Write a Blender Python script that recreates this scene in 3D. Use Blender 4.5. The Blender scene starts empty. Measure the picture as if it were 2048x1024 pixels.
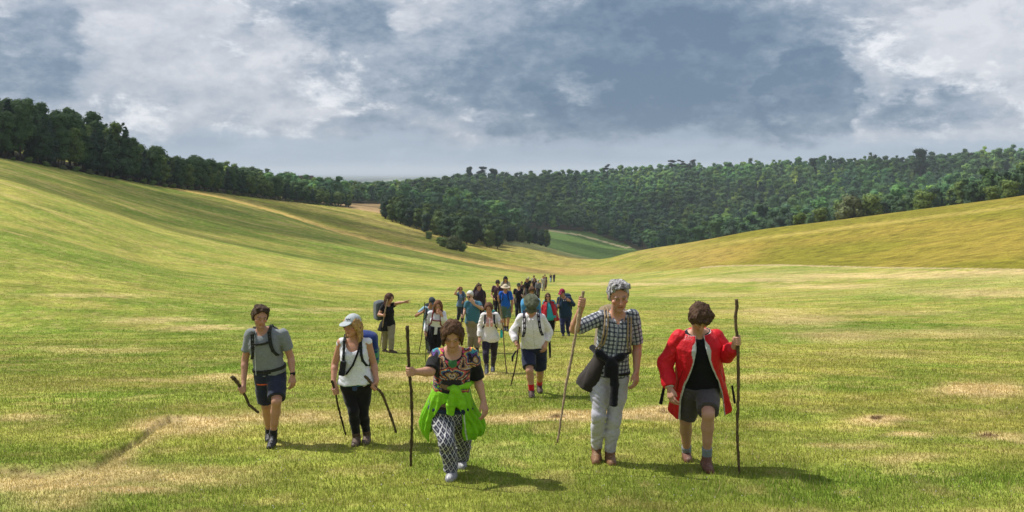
import bpy, math, time
import numpy as np
T0 = time.time()
# ---------------------------------------------------------------- camera
scene = bpy.context.scene
FPX = 2000.0            # focal length in photo pixels (photo is 2048 wide)
HOR = 343.0             # photo row of the level horizon
cam_d = bpy.data.cameras.new('camera'); cam = bpy.data.objects.new('camera', cam_d)
scene.collection.objects.link(cam); scene.camera = cam
cam.location = (0, 0, 0); cam.rotation_euler = (math.radians(90), 0, 0)
cam_d.sensor_width = 36.0; cam_d.lens = 36.0 * FPX / 2048.0
cam_d.shift_y = -(512.0 - HOR) / 2048.0
cam_d.clip_start = 0.1; cam_d.clip_end = 200000.0
# ---------------------------------------------------------------- exposure
scene.view_settings.view_transform = 'Standard'; scene.view_settings.look = 'None'
scene.view_settings.gamma = 1.0; scene.view_settings.exposure = 0.22
scene.render.resolution_x = 1024; scene.render.resolution_y = 512
# ---------------------------------------------------------------- sun
SUN_EL = math.radians(54.0)
sh = np.array([-1.15, 0.42]); sh /= np.linalg.norm(sh)          # horizontal direction towards the sun
SUNV = np.array([sh[0] * math.cos(SUN_EL), sh[1] * math.cos(SUN_EL), math.sin(SUN_EL)])
sun_d = bpy.data.lights.new('sun', 'SUN'); sun = bpy.data.objects.new('sun', sun_d)
scene.collection.objects.link(sun)
sun_d.energy = 4.8; sun_d.angle = math.radians(0.5); sun_d.color = (1.0, 0.95, 0.86)
import mathutils
sun.rotation_euler = mathutils.Vector(tuple(SUNV)).to_track_quat('Z', 'Y').to_euler()
# ---------------------------------------------------------------- node helpers
class N:
    def __init__(s, nt): s.nt = nt; s.x = 0
    def node(s, t, **kw):
        n = s.nt.nodes.new(t); s.x += 40; n.location = (s.x, 0)
        for k, v in kw.items(): setattr(n, k, v)
        return n
    def put(s, sock, v):
        if isinstance(v, bpy.types.NodeSocket): s.nt.links.new(v, sock)
        elif v is not None: sock.default_value = v
    def m(s, op, a, b=None, c=None, clamp=False):
        n = s.node('ShaderNodeMath', operation=op); n.use_clamp = clamp
        for i, v in enumerate((a, b, c)):
            if v is not None: s.put(n.inputs[i], v)
        return n.outputs[0]
    def vm(s, op, a, b=None):
        n = s.node('ShaderNodeVectorMath', operation=op)
        s.put(n.inputs[0], a)
        if b is not None: s.put(n.inputs[1], b)
        return n.outputs[0]
    def noise(s, vec, scale, detail=5, rough=0.55, dist=0.0, col=False):
        n = s.node('ShaderNodeTexNoise'); s.put(n.inputs['Vector'], vec)
        n.inputs['Scale'].default_value = scale; n.inputs['Detail'].default_value = detail
        n.inputs['Roughness'].default_value = rough; n.inputs['Distortion'].default_value = dist
        return n.outputs['Color'] if col else n.outputs['Fac']
    def mix(s, f, a, b, blend='MIX'):
        n = s.node('ShaderNodeMix', data_type='RGBA', blend_type=blend)
        s.put(n.inputs[0], f); s.put(n.inputs[6], a); s.put(n.inputs[7], b)
        return n.outputs[2]
    def ramp(s, f, lo, hi, a=0.0, b=1.0):
        n = s.node('ShaderNodeMapRange', interpolation_type='SMOOTHSTEP')
        for i, v in enumerate((f, lo, hi, a, b)): s.put(n.inputs[i], v)
        return n.outputs[0]
    def xyz(s, x, y, z):
        n = s.node('ShaderNodeCombineXYZ')
        for i, v in enumerate((x, y, z)): s.put(n.inputs[i], v)
        return n.outputs[0]
# ---------------------------------------------------------------- world: Nishita sky behind broken grey cloud
world = bpy.data.worlds.new('World'); scene.world = world; world.use_nodes = True
nt = world.node_tree; nt.nodes.clear(); w = N(nt)
out = w.node('ShaderNodeOutputWorld'); bg = w.node('ShaderNodeBackground')
nt.links.new(bg.outputs[0], out.inputs[0]); bg.inputs[1].default_value = 0.1
sky = w.node('ShaderNodeTexSky', sky_type='NISHITA'); sky.sun_disc = False
sky.sun_elevation = SUN_EL; sky.sun_rotation = math.atan2(sh[0], sh[1]); sky.air_density = 1.0
tc = w.node('ShaderNodeTexCoord'); dirv = tc.outputs['Generated']
sp = w.node('ShaderNodeSeparateXYZ'); nt.links.new(dirv, sp.inputs[0])
az0 = w.m('ARCTAN2', sp.outputs[0], sp.outputs[1]); el0 = w.m('ARCSINE', sp.outputs[2])
c0 = w.xyz(w.m('MULTIPLY', az0, 1.0), w.m('MULTIPLY', el0, 1.8), 0.37)
w1 = w.node('ShaderNodeSeparateXYZ'); nt.links.new(w.noise(c0, 9.0, 7, 0.6, 0.0, True), w1.inputs[0])
w2 = w.node('ShaderNodeSeparateXYZ'); nt.links.new(w.noise(c0, 30.0, 5, 0.65, 0.0, True), w2.inputs[0])
az = w.m('ADD', az0, w.m('MULTIPLY_ADD', w1.outputs[0], 0.12, -0.06))
az = w.m('ADD', az, w.m('MULTIPLY_ADD', w2.outputs[0], 0.06, -0.03))
el = w.m('ADD', el0, w.m('MULTIPLY_ADD', w1.outputs[1], 0.06, -0.03))
el = w.m('ADD', el, w.m('MULTIPLY_ADD', w2.outputs[1], 0.04, -0.02))
def A(px): return math.atan((px - 1024) / FPX)
def E(py): return math.atan((HOR - py) / FPX)
def blob(px, py, rx, ry, hard=0.0):            # soft ellipse in sky direction space
    a = w.m('MULTIPLY', w.m('SUBTRACT', az, A(px)), FPX / rx)
    b = w.m('MULTIPLY', w.m('SUBTRACT', el, E(py)), FPX / ry)
    r = w.m('SQRT', w.m('ADD', w.m('MULTIPLY', a, a), w.m('MULTIPLY', b, b)))
    return w.ramp(r, 1.0, hard, 0.0, 1.0)
def acc(lst):
    s = None
    for wt, b in lst:
        t = w.m('MULTIPLY', b, wt)
        s = t if s is None else w.m('ADD', s, t)
    return s
big = w.noise(c0, 5.0, 8, 0.58, 0.1); fine = w.noise(c0, 16.0, 8, 0.62, 0.05)
# darkness field: 0 bright cloud, 1 dark slate cloud
d = acc([(0.80, blob(1360, 90, 620, 330, 0.1)), (0.30, blob(1300, 230, 380, 130, 0.2)),
         (0.5, blob(640, 60, 210, 110, 0.1)), (0.42, blob(1625, 200, 115, 115, 0.75)), (0.38, blob(930, 170, 360, 170, 0.1)),
         (0.42, blob(50, 120, 120, 130, 0.5)), (0.45, blob(1900, 235, 210, 50, 0.3)), (0.3, blob(1900, 30, 150, 30, 0.1)),
         (0.25, blob(1090, 235, 120, 60, 0.4)), (0.25, blob(700, 265, 330, 45, 0.2)), (.12, blob(300, 220, 300, 80, .1)),
         (-0.5, blob(560, 110, 70, 70, 0.1)), (-0.45, blob(1170, 185, 70, 35, 0.2)), (-0.5, blob(790, 40, 60, 60, 0.1)), (-.25, blob(880, 120, 50, 50, .1)),
         (-0.3, blob(600, 235, 150, 45, 0.1)), (-0.35, blob(1550, 220, 45, 24, 0.2)), (-0.3, blob(1860, 110, 240, 90, 0.3)), (-.3, blob(170, 80, 60, 50, .2))])
d = w.m('ADD', d, w.m('MULTIPLY_ADD', big, 1.7, -0.68))
d = w.m('ADD', d, w.m('MULTIPLY_ADD', fine, 1.1, -0.55))
mid = w.noise(c0, 38.0, 7, 0.66, 0.1)
d = w.m('ADD', d, w.m('MULTIPLY_ADD', mid, 0.85, -0.425))
d = w.m('MULTIPLY_ADD', d, 0.74, 0.20, clamp=True)
cr_ = w.node('ShaderNodeValToRGB'); nt.links.new(d, cr_.inputs[0]); e_ = cr_.color_ramp.elements
for q_, c_ in ((0.0, (.66, .68, .73)), (0.28, (.50, .535, .60)), (0.55, (.33, .39, .48)), (0.8, (.19, .262, .355)), (1.0, (.128, .195, .288))):
    el_ = e_.new(q_) if q_ not in (0.0, 1.0) else e_[0 if q_ == 0 else -1]; el_.color = (*c_, 1)
cl = w.vm('MULTIPLY', cr_.outputs[0], (9.6, 9.6, 9.6))
# puffy highlights on the edges of the brighter cloud
hl = w.m('MULTIPLY', w.ramp(w.noise(c0, 12.0, 9, 0.66, 0.25), 0.50, 0.66), w.m('MULTIPLY', w.ramp(d, 0.72, 0.35), w.ramp(d, 0.05, 0.3)))
cl = w.mix(w.m('MULTIPLY', hl, 0.75), cl, (8.6, 8.7, 9.0, 1))
# smooth pale band low over the horizon
low = w.ramp(el, E(262), E(300))
lowc = w.mix(w.ramp(w.noise(w.xyz(az0, w.m('MULTIPLY', el0, 9.0), 1.7), 6.0, 5, 0.5), 0.3, 0.7), (2.8, 3.6, 4.6, 1), (3.6, 4.35, 5.3, 1))
cl = w.mix(w.m('MULTIPLY', low, 0.85), cl, lowc)
# far above the picture the sky opens to some blue
gap = w.m('MULTIPLY', w.ramp(w.noise(dirv, 2.2, 5, 0.55), 0.5, 0.68), w.ramp(el0, 0.2, 0.45))
cl = w.mix(gap, cl, sky.outputs[0])
cl = w.mix(0.04, cl, sky.outputs[0])
nt.links.new(cl, bg.inputs[0])
# ---------------------------------------------------------------- helpers
rng = np.random.default_rng(7)
COL = scene.collection
def tag(o, label=None, cat=None, group=None, kind=None):
    if label: o['label'] = label
    if cat: o['category'] = cat
    if group: o['group'] = group
    if kind: o['kind'] = kind
    return o
def empty(name, loc=(0, 0, 0)):
    o = bpy.data.objects.new(name, None); o.location = tuple(loc); o.empty_display_size = 0.1; COL.objects.link(o); return o
def mesh_data(name, V, F, mat=None, col=None, smooth=True):
    V = np.asarray(V, np.float32); F = np.asarray(F, np.int32); n = F.shape[1]
    me = bpy.data.meshes.new(name)
    me.vertices.add(len(V)); me.vertices.foreach_set('co', V.ravel())
    me.loops.add(F.size); me.loops.foreach_set('vertex_index', F.ravel())
    me.polygons.add(len(F)); me.polygons.foreach_set('loop_start', np.arange(0, F.size, n, dtype=np.int32))
    me.polygons.foreach_set('use_smooth', np.full(len(F), smooth, bool))
    if mat is not None: me.materials.append(mat)
    me.update(calc_edges=True)
    if col is not None:
        a = me.color_attributes.new('Col', 'FLOAT_COLOR', 'POINT')
        c = np.ones((len(V), 4), np.float32); c[:, :3] = col; a.data.foreach_set('color', c.ravel())
    return me
def mesh_obj(name, V, F, mat=None, col=None, parent=None, smooth=True):
    o = bpy.data.objects.new(name, mesh_data(name, V, F, mat, col, smooth)); COL.objects.link(o)
    if parent is not None: o.parent = parent
    return o
_tab = np.random.default_rng(3).random((256, 256)).astype(np.float32)
def vn(x, y):
    x = np.asarray(x, float); y = np.asarray(y, float)
    xi = np.floor(x); yi = np.floor(y); fx = x - xi; fy = y - yi
    fx = fx * fx * (3 - 2 * fx); fy = fy * fy * (3 - 2 * fy)
    a = xi.astype(np.int64) & 255; b = yi.astype(np.int64) & 255; a1 = (a + 1) & 255; b1 = (b + 1) & 255
    return (_tab[a, b] * (1 - fx) + _tab[a1, b] * fx) * (1 - fy) + (_tab[a, b1] * (1 - fx) + _tab[a1, b1] * fx) * fy
def fbm(x, y, o=4, g=0.5):
    s = 0; a = 1; t = 0
    for i in range(o):
        s = s + a * vn(x * 2 ** i + 17.3 * i, y * 2 ** i + 31.7 * i); t += a; a *= g
    return s / t
def sst(x, a, b):
    t = np.clip((x - a) / (b - a), 0, 1); return t * t * (3 - 2 * t)
# ---------------------------------------------------------------- terrain height
def plane(Y): return -2.0 - 0.11 * Y
COLS = {
 -1500: ('z', [(60, -5), (120, 8), (250, 25), (500, 45), (1500, 60)]),
 0: ('p', [(50, 580), (100, 440), (200, 350), (300, 316), (500, 300), (1500, 320)]),
 340: ('p', [(50, 611), (100, 535), (200, 455), (300, 408), (400, 377), (600, 362), (1500, 365)]),
 520: ('p', [(50, 622), (100, 558), (200, 493), (300, 450), (500, 397), (700, 390), (1500, 392)]),
 660: ('p', [(50, 632), (100, 579), (200, 521), (370, 462), (600, 412), (800, 403), (1100, 403), (1500, 396)]),
 765: ('p', [(50, 634), (65, 612), (100, 586), (200, 537), (350, 488), (500, 447), (600, 430), (750, 415), (900, 408), (1100, 400), (1500, 388)]),
 900: ('p', [(50, 634), (65, 613), (100, 590), (200, 553), (330, 514), (430, 495), (500, 480), (560, 465), (700, 440), (900, 415), (1500, 375)]),
 1000: ('p', [(50, 634), (65, 614), (95, 595), (120, 582), (200, 560), (300, 538), (400, 520), (500, 497), (600, 473), (650, 466), (750, 470), (900, 455), (1100, 425), (1500, 372)]),
 1120: ('p', [(50, 634), (65, 614), (95, 596), (120, 583), (200, 564), (300, 550), (420, 535), (500, 517), (600, 498), (680, 503), (750, 500), (900, 462), (1100, 430), (1500, 368)]),
 1180: ('p', [(50, 634), (65, 614), (95, 596), (120, 583), (200, 564), (300, 551), (450, 535), (600, 522), (700, 521), (780, 506), (950, 472), (1200, 425), (1500, 361)]),
 1250: ('p', [(50, 636), (65, 615), (95, 596), (120, 583), (200, 563), (280, 549), (380, 517), (450, 501), (520, 508), (620, 525), (750, 525), (900, 498), (1100, 455), (1500, 356)]),
 1500: ('p', [(50, 636), (100, 585), (200, 535), (250, 505), (350, 460), (420, 463), (550, 490), (700, 500), (900, 475), (1100, 430), (1500, 347)]),
 1750: ('p', [(50, 637), (100, 568), (150, 536), (200, 495), (300, 434), (330, 429), (400, 436), (600, 475), (900, 450), (1100, 400), (1400, 340)]),
 2048: ('p', [(50, 625), (100, 541), (150, 478), (200, 432), (280, 391), (350, 393), (600, 425), (900, 385), (1300, 326)]),
 3500: ('z', [(60, -7), (120, 0), (250, 20), (500, 30), (1500, 60)]),
}
PLAINZ = -78.0
_lY = np.linspace(math.log(12), math.log(3200), 260); _Yt = np.exp(_lY)
_px = np.arange(-1500, 3501, 20.0)
_ks = sorted(COLS); _rows = []
for k in _ks:
    kind, L = COLS[k]
    pts = [(12, 0.0), (26, 0.0), (40, 0.05)]
    for Y, v in L:
        z = v if kind == 'z' else -(v - HOR) / FPX * Y
        pts.append((Y, z - plane(Y)))
    Yl, hl_ = pts[-1]; zl = hl_ + plane(Yl)
    pts += [(Yl + 150, zl - 4 - plane(Yl + 150)), (2500, PLAINZ - plane(2500)), (3200, PLAINZ - plane(3200))]
    _rows.append(np.interp(_lY, [math.log(p[0]) for p in pts], [p[1] for p in pts]))
_rows = np.array(_rows)
H = np.array([np.interp(_px, _ks, _rows[:, j]) for j in range(len(_lY))])     # (Y, px)
def blur(a, axis, n):
    for _ in range(n):
        p = np.concatenate([np.take(a, [0], axis), a, np.take(a, [-1], axis)], axis)
        sl = lambda s, e: tuple(slice(s, e) if i == axis else slice(None) for i in range(2))
        a = 0.25 * p[sl(0, -2)] + 0.5 * p[sl(1, -1)] + 0.25 * p[sl(2, None)]
    return a
H = blur(blur(H, 0, 6), 1, 8)
def terrain(X, Y, micro=True):
    X = np.asarray(X, float); Y = np.asarray(Y, float)
    Yc = np.clip(Y, 12, 3199)
    px = np.clip(1024 + FPX * X / np.clip(Y, 28, None), -1499, 3499)
    i = (np.log(Yc) - _lY[0]) / (_lY[1] - _lY[0]); j = (px + 1500) / 20.0
    i0 = np.clip(i.astype(int), 0, len(_lY) - 2); j0 = np.clip(j.astype(int), 0, len(_px) - 2); fi = i - i0; fj = j - j0
    h = (H[i0, j0] * (1 - fi) + H[i0 + 1, j0] * fi) * (1 - fj) + (H[i0, j0 + 1] * (1 - fi) + H[i0 + 1, j0 + 1] * fi) * fj
    z = np.where(Y < 3199, plane(np.minimum(Y, 3199)) + h, PLAINZ)
    if micro:
        z = z + (fbm(X / 6.0, Y / 6.0, 3) - 0.5) * 0.10 * sst(Y, 6, 14) * sst(400 - Y, 0, 200)
        # small bank along the old track at the lower left
        dd, s = track_d(X, Y)
        z = z + 0.09 * sst(dd, -0.05, 0.20) * np.exp(-np.clip(dd, 0, 9) / 2.5) * s
    return z
# mown bank of the old track, lower left of the picture
def track_d(X, Y):
    Yc = np.clip(Y, 5, None); px = 1024 + FPX * X / Yc; py = HOR + 220.0 + 4000.0 / Yc
    T = np.interp(px, [-400, 0, 100, 190, 250, 300, 340, 420], [945, 950, 957, 940, 905, 868, 848, 838]) + (fbm(X * 1.6, Y * 1.6, 3) - 0.5) * 16
    on = (1 - sst(px, 340, 430)) * (Y < 30) * (Y > 4)
    return (T - py) * Yc * Yc / 4000.0, on
def ray(px, py):       # first ground point along the ray of photo pixel (px, py)
    Ys = np.exp(np.linspace(math.log(4), math.log(3000), 4000)); X = (px - 1024) / FPX * Ys
    z = terrain(X, Ys); q = HOR - FPX * z / Ys
    k = np.argmax(q <= py)
    if k == 0: k = len(Ys) - 1
    f = (q[k - 1] - py) / max(q[k - 1] - q[k], 1e-6); Y = Ys[k - 1] + f * (Ys[k] - Ys[k - 1])
    return np.array([(px - 1024) / FPX * Y, Y, float(terrain((px - 1024) / FPX * Y, Y))])
# ---------------------------------------------------------------- ground colour (albedo), shared by ground and blades
def lerp(a, b, t): return a + (b - a) * t[..., None]
C = lambda *v: np.array(v, float)
STRAW = [ # px,py, rx,ry (photo pixels), strength
 (1180, 832, 200, 10, 1.0), (1010, 838, 90, 9, .6), (820, 832, 120, 9, .45), (560, 838, 220, 14, .55), (380, 850, 130, 18, .75), (860, 752, 120, 10, .8), (960, 750, 90, 7, .5),
 (1300, 822, 90, 10, .8), (250, 955, 260, 22, .55), (90, 965, 190, 16, .8), (250, 985, 110, 10, .6), (120, 1010, 120, 22, .35),
 (1960, 780, 110, 16, .8), (1772, 838, 70, 9, .8), (1965, 868, 30, 5, .5), (1990, 872, 60, 8, .5), (1820, 868, 60, 5, .5), (2040, 880, 40, 9, .5), (1725, 888, 90, 8, .35), (1830, 915, 110, 8, .35),
 (1600, 640, 110, 14, .55), (1680, 672, 120, 14, .55), (1530, 622, 100, 8, .5), (1880, 668, 200, 10, .4), (1990, 586, 200, 9, .55), (1760, 552, 300, 6, .7), (1500, 560, 200, 5, .7),
 (1650, 573, 150, 5, .6), (2000, 545, 250, 4, .8), (1420, 590, 150, 5, .4), (1800, 625, 160, 6, .3), (1250, 568, 160, 3, .5), (1500, 756, 110, 7, .3), (1760, 708, 140, 8, .25),
 (350, 760, 170, 6, .35), (470, 752, 120, 6, .5), (200, 700, 160, 6, .3), (300, 640, 120, 6, .35), (180, 590, 150, 5, .35), (420, 655, 120, 5, .4), (40, 830, 90, 9, .4), (640, 620, 120, 4, .3), (430, 940, 130, 14, .3), (1000, 905, 140, 10, .12)]
SOIL = [(1772, 836, 20, 6), (1965, 870, 16, 5), (1120, 830, 26, 4), (1310, 820, 14, 3), (60, 950, 40, 3), (150, 952, 30, 4)]
EDGE_L = np.array([(20, 312), (345, 378), (450, 399), (560, 428), (660, 461), (760, 487), (860, 508), (960, 530), (1060, 545), (1150, 552)], float)
EDGE_R = np.array([(1150, 552), (1250, 548), (1350, 540), (1440, 532), (1560, 530), (1750, 535), (2048, 539), (2500, 545), (3500, 560)], float)
def ground_color(X, Y, Z, wood=None):
    """the field's own colours by place"""
    shp = X.shape
    px = 1024 + FPX * X / np.clip(Y, 3, None); py = HOR - FPX * Z / np.clip(Y, 3, None)
    # streak coordinates: mowing lines follow the valley side
    a = math.radians(-32); sx = X * math.cos(a) + Y * math.sin(a); sy = -X * math.sin(a) + Y * math.cos(a)
    far = sst(Y, 25, 90)
    left = sst(-X, 5, 60) * far
    st = (1 - left) * fbm(X / 5.0, Y / 1.3 + 50, 4, 0.6) + left * fbm(sx / 30.0, sy / 3.2, 4, 0.62)
    pat = fbm(X / 14 + 9, Y / 14 + 4, 4); pat2 = fbm(X / 3.1 + 70, Y / 3.1, 4); tiny = fbm(X * 2.2, Y * 2.2, 3)
    green = C(0.158, 0.215, 0.032); ygr = C(0.30, 0.285, 0.062); straw = C(0.43, 0.33, 0.14); lush = C(0.118, 0.200, 0.022)
    t = np.clip((st - 0.5) * (1.3 + .7 * far) + (pat - 0.5) * 1.9 + 0.50, 0, 1)
    near = np.exp(-((Y - 8.6) / 3.0) ** 2) * 0.35
    t = np.clip(t - near, 0, 1)
    c = lerp(np.broadcast_to(green, shp + (3,)), ygr, t)
    c = lerp(c, straw, np.clip((st - 0.60) * 3.2, 0, 0.5) * (0.25 + 0.75 * far))
    c = lerp(c, lush, np.clip((pat2 - 0.56) * 4, 0, 0.5) * (1 - far * 0.6))
    c = lerp(c, straw, np.clip((tiny - 0.56) * 2.0, 0, 0.35))
    rgt = sst(X, 2, 60) * far
    c = lerp(c, C(0.36, 0.33, 0.12), np.clip((fbm(X / 40 + 3, Y / 5.5, 4, .6) - 0.42) * 3, 0, 0.75) * rgt)
    mot = fbm(X * 0.9 + 11, Y * 0.9, 4, .65); c = c * (0.80 + 0.42 * mot)[..., None]
    # straw heaps
    wx = px + (fbm(X * 0.9, Y * 0.9 + 5, 4, .6) - 0.5) * 90; wy = py + (fbm(X * 0.8 + 40, Y * 0.8, 4, .6) - 0.5) * 30 * np.clip(8 / np.clip(Y, 8, None) + .3, 0, 1)
    m = np.zeros(shp)
    for (qx, qy, rx, ry, s) in STRAW:
        r = ((wx - qx) / (rx * 1.15)) ** 2 + ((wy - qy) / (ry * 1.25)) ** 2
        m = np.maximum(m, s * (.7 if qy < 760 and qx > 1300 else 1) * (1 - sst(np.sqrt(r), 0.15, 1.2)))
    m = m * (0.75 + 0.9 * fbm(X * 3.3 + 7, Y * 5.0, 3, .6))
    c = lerp(c, C(0.52, 0.39, 0.19), np.clip(m * 1.3, 0, 0.97))
    m = np.zeros(shp)
    for (qx, qy, rx, ry) in SOIL:
        r = ((wx - qx) / rx) ** 2 + ((wy - qy) / ry) ** 2; m = np.maximum(m, 1 - sst(np.sqrt(r), 0.3, 1.1))
    c = lerp(c, C(0.13, 0.075, 0.045), np.clip(m, 0, 0.9))
    dd, on = track_d(X, Y)
    c = lerp(c, C(0.085, 0.05, 0.028), on * np.exp(-((dd - 0.03) / 0.07) ** 2) * 0.72 * sst(fbm(X * 1.7 + 3, Y * 1.7, 3), .36, .55))
    c = lerp(c, C(0.46, 0.36, 0.16), on * np.exp(-((dd + 0.35) / 0.55) ** 2) * 0.75 * (0.4 + 1.1 * fbm(X * 2.1 + 5, Y * 3, 3)) * (dd < 0.05))
    # un-mown long grass beyond the mown edges
    eL = np.interp(px, EDGE_L[:, 0], EDGE_L[:, 1]); eR = np.interp(px, EDGE_R[:, 0], EDGE_R[:, 1])
    edge = np.where(px < 1150, eL, eR); farside = (py < edge + (fbm(X / 4, Y / 4, 3) - .5) * 2) & (Y > 60) & (px > 20) | (Y > 620)
    lg = fbm(X / 22 + 3, Y / 34, 4); lf = fbm(X / 2.5, Y / 2.5, 3)
    g1 = lerp(np.broadcast_to(C(0.205, 0.215, 0.035), shp + (3,)), C(0.31, 0.26, 0.07), np.clip((lg - .42) * 4, 0, 1))
    g1 = g1 * (0.65 + 0.7 * lf)[..., None]
    gold = C(0.66, 0.47, 0.14)
    dE = edge - py
    g1 = lerp(g1, gold, np.where(px < 1150, np.exp(-((dE - 2) / (2.8 + 4.8 * sst(py, 380, 540))) ** 2) * 0.95 * (1 - sst(px, 1040, 1150)), 0))
    g1 = lerp(g1, C(.40, .28, .10), np.exp(-((px - 1150) / 190) ** 2) * np.exp(-((py - 543) / 9) ** 2) * 0.7)
    # right hill: olive, with a russet lower shoulder and a pale contour line
    rh = sst(px, 1220, 1500)
    g2 = lerp(np.broadcast_to(C(0.19, 0.175, 0.022), shp + (3,)), C(0.255, 0.20, 0.035), np.clip((lg - .4) * 3.2, 0, 1)) * (0.7 + 0.6 * lf)[..., None]
    g2 = lerp(g2, C(.42, .26, .09), np.exp(-((px - 1330) / 130) ** 2) * np.exp(-((py - 508) / 20) ** 2) * 0.7)
    lin = np.interp(px, [1300, 1500, 1750, 2048, 3500], [505, 476, 445, 408, 250])
    g2 = lerp(g2, C(.47, .36, .10), np.exp(-((py - lin - 3) / 3.5) ** 2) * sst(px, 1330, 1500) * 0.5)
    g1 = lerp(g1, np.zeros(3), rh * 0) * (1 - rh)[..., None] + g2 * rh[..., None]
    g1 = g1 * (1 - 0.35 * sst(fbm(X / 1.6, Y / 1.6 + 9, 2), .55, .8))[..., None]
    c = np.where(farside[..., None], g1, c)
    # dark line of rough grass where the mowing stopped, seen from the valley
    c = np.where((np.abs(py - eR) < 1.3)[..., None] & (px > 1400)[..., None] & (Y < 300)[..., None] & (Y > 40)[..., None], C(.36, .29, .14), c)
    # fields across the valley
    f2 = (Y > 690) & (px > 1000) & (px < 1300)
    c = np.where(f2[..., None], C(.085, .14, .035) * (0.8 + 0.4 * lf[..., None]), c)
    f4 = f2 & (np.abs(py - np.interp(px, [1080, 1160, 1250], [458, 470, 495])) < 1.4)
    c = np.where(f4[..., None], C(.42, .36, .2), c)
    f3 = (Y > 620) & (Y < 900) & (px > 640) & (px < 800)
    c = np.where(f3[..., None], C(.40, .27, .13), c)
    f5 = (Y > 540) & (Y < 700) & (px > 985) & (px < 1200)
    c = np.where(f5[..., None], C(.20, .21, .08) * (0.6 + 0.8 * lf[..., None]), c)
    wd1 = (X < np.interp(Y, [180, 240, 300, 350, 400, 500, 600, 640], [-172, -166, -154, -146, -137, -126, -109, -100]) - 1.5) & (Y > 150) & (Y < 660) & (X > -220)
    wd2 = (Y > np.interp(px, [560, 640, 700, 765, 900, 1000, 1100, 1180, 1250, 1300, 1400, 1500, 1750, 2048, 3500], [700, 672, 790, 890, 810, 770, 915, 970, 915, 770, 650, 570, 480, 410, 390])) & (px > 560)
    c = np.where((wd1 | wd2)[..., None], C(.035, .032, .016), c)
    plainm = sst(Y, 2300, 2800)
    pl = fbm(X / 900, Y / 1400 + 3, 4, .6)
    pc = lerp(np.broadcast_to(C(.03, .05, .025), shp + (3,)), C(.24, .25, .13), sst(pl, .5, .62))
    c = lerp(c, 0, plainm) + pc * plainm[..., None]
    return np.clip(c, 0.004, 1)
# ---------------------------------------------------------------- materials for terrain
def pmat(name, rough=0.8, col=None, attr=False, spec=0.3, noise=None, bump=None, var=0.0, trans=0.0, sheen=0.0):
    m = bpy.data.materials.new(name); m.use_nodes = True; t = m.node_tree; t.nodes.clear(); n = N(t)
    o = n.node('ShaderNodeOutputMaterial'); b = n.node('ShaderNodeBsdfPrincipled')
    t.links.new(b.outputs[0], o.inputs[0]); b.inputs['Roughness'].default_value = rough
    b.inputs['Specular IOR Level'].default_value = spec
    if sheen: b.inputs['Sheen Weight'].default_value = sheen
    tcn = n.node('ShaderNodeTexCoord'); vec = tcn.outputs['Object']
    if attr:
        an = n.node('ShaderNodeAttribute', attribute_name='Col'); c = an.outputs['Color']
    else:
        c = n.node('ShaderNodeRGB').outputs[0]; c.default_value = (*col, 1)
    if var:
        f = n.noise(vec, noise or 20, 5, 0.6)
        g = n.ramp(f, 0.3, 0.7, 1 - var, 1 + var)
        if name.startswith('meadow'): g = n.m('MULTIPLY', g, n.ramp(n.noise(vec, .28, 8, .72), .35, .65, .80, 1.2))
        c = n.vm('MULTIPLY', c, n.xyz(g, g, g))
    t.links.new(c, b.inputs['Base Color'])
    if bump:
        bn = n.node('ShaderNodeBump'); bn.inputs['Strength'].default_value = bump[1]; bn.inputs['Distance'].default_value = bump[2]
        t.links.new(n.noise(vec, bump[0], 4, 0.6), bn.inputs['Height']); t.links.new(bn.outputs[0], b.inputs['Normal'])
    if trans:
        tr = n.node('ShaderNodeBsdfTranslucent'); t.links.new(c, tr.inputs[0])
        mx = n.node('ShaderNodeMixShader'); mx.inputs[0].default_value = trans
        t.links.new(b.outputs[0], mx.inputs[1]); t.links.new(tr.outputs[0], mx.inputs[2]); t.links.new(mx.outputs[0], o.inputs[0])
    return m
M_ground = pmat('meadow_soil_and_grass', 0.95, attr=True, spec=0.05, noise=3.0, var=0.28, bump=(9.0, 0.9, 0.05))
M_grass = pmat('grass_blades', 0.75, attr=True, spec=0.15, trans=0.35)
M_leaf = pmat('leaves', 0.7, attr=True, spec=0.2, trans=0.18)
M_bark = pmat('bark', 0.9, col=(0.09, 0.07, 0.05), noise=3, var=0.4, spec=0.1)
# ---------------------------------------------------------------- ground sheet
def grid_faces(nr, nc):
    i = np.arange(nr - 1)[:, None] * nc + np.arange(nc - 1)[None, :]
    return np.stack([i, i + 1, i + nc + 1, i + nc], -1).reshape(-1, 4)
us = np.concatenate([np.linspace(-1.3, -0.56, 40)[:-1], np.linspace(-0.56, 0.56, 620), np.linspace(0.56, 1.3, 40)[1:]])
Yr = np.concatenate([np.linspace(-40, 4, 12)[:-1], np.exp(np.linspace(math.log(4), math.log(2500), 720)), np.exp(np.linspace(math.log(2700), math.log(30000), 40))])
gx = np.broadcast_to(us[None, :], (len(Yr), len(us))); gY = np.broadcast_to(Yr[:, None], gx.shape)
gX = gx * (np.maximum(gY, 4) + 0.0) * 1.0
gX = np.where(gY < 4, gx * (4 + (4 - gY) * 0.9), gX)
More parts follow.
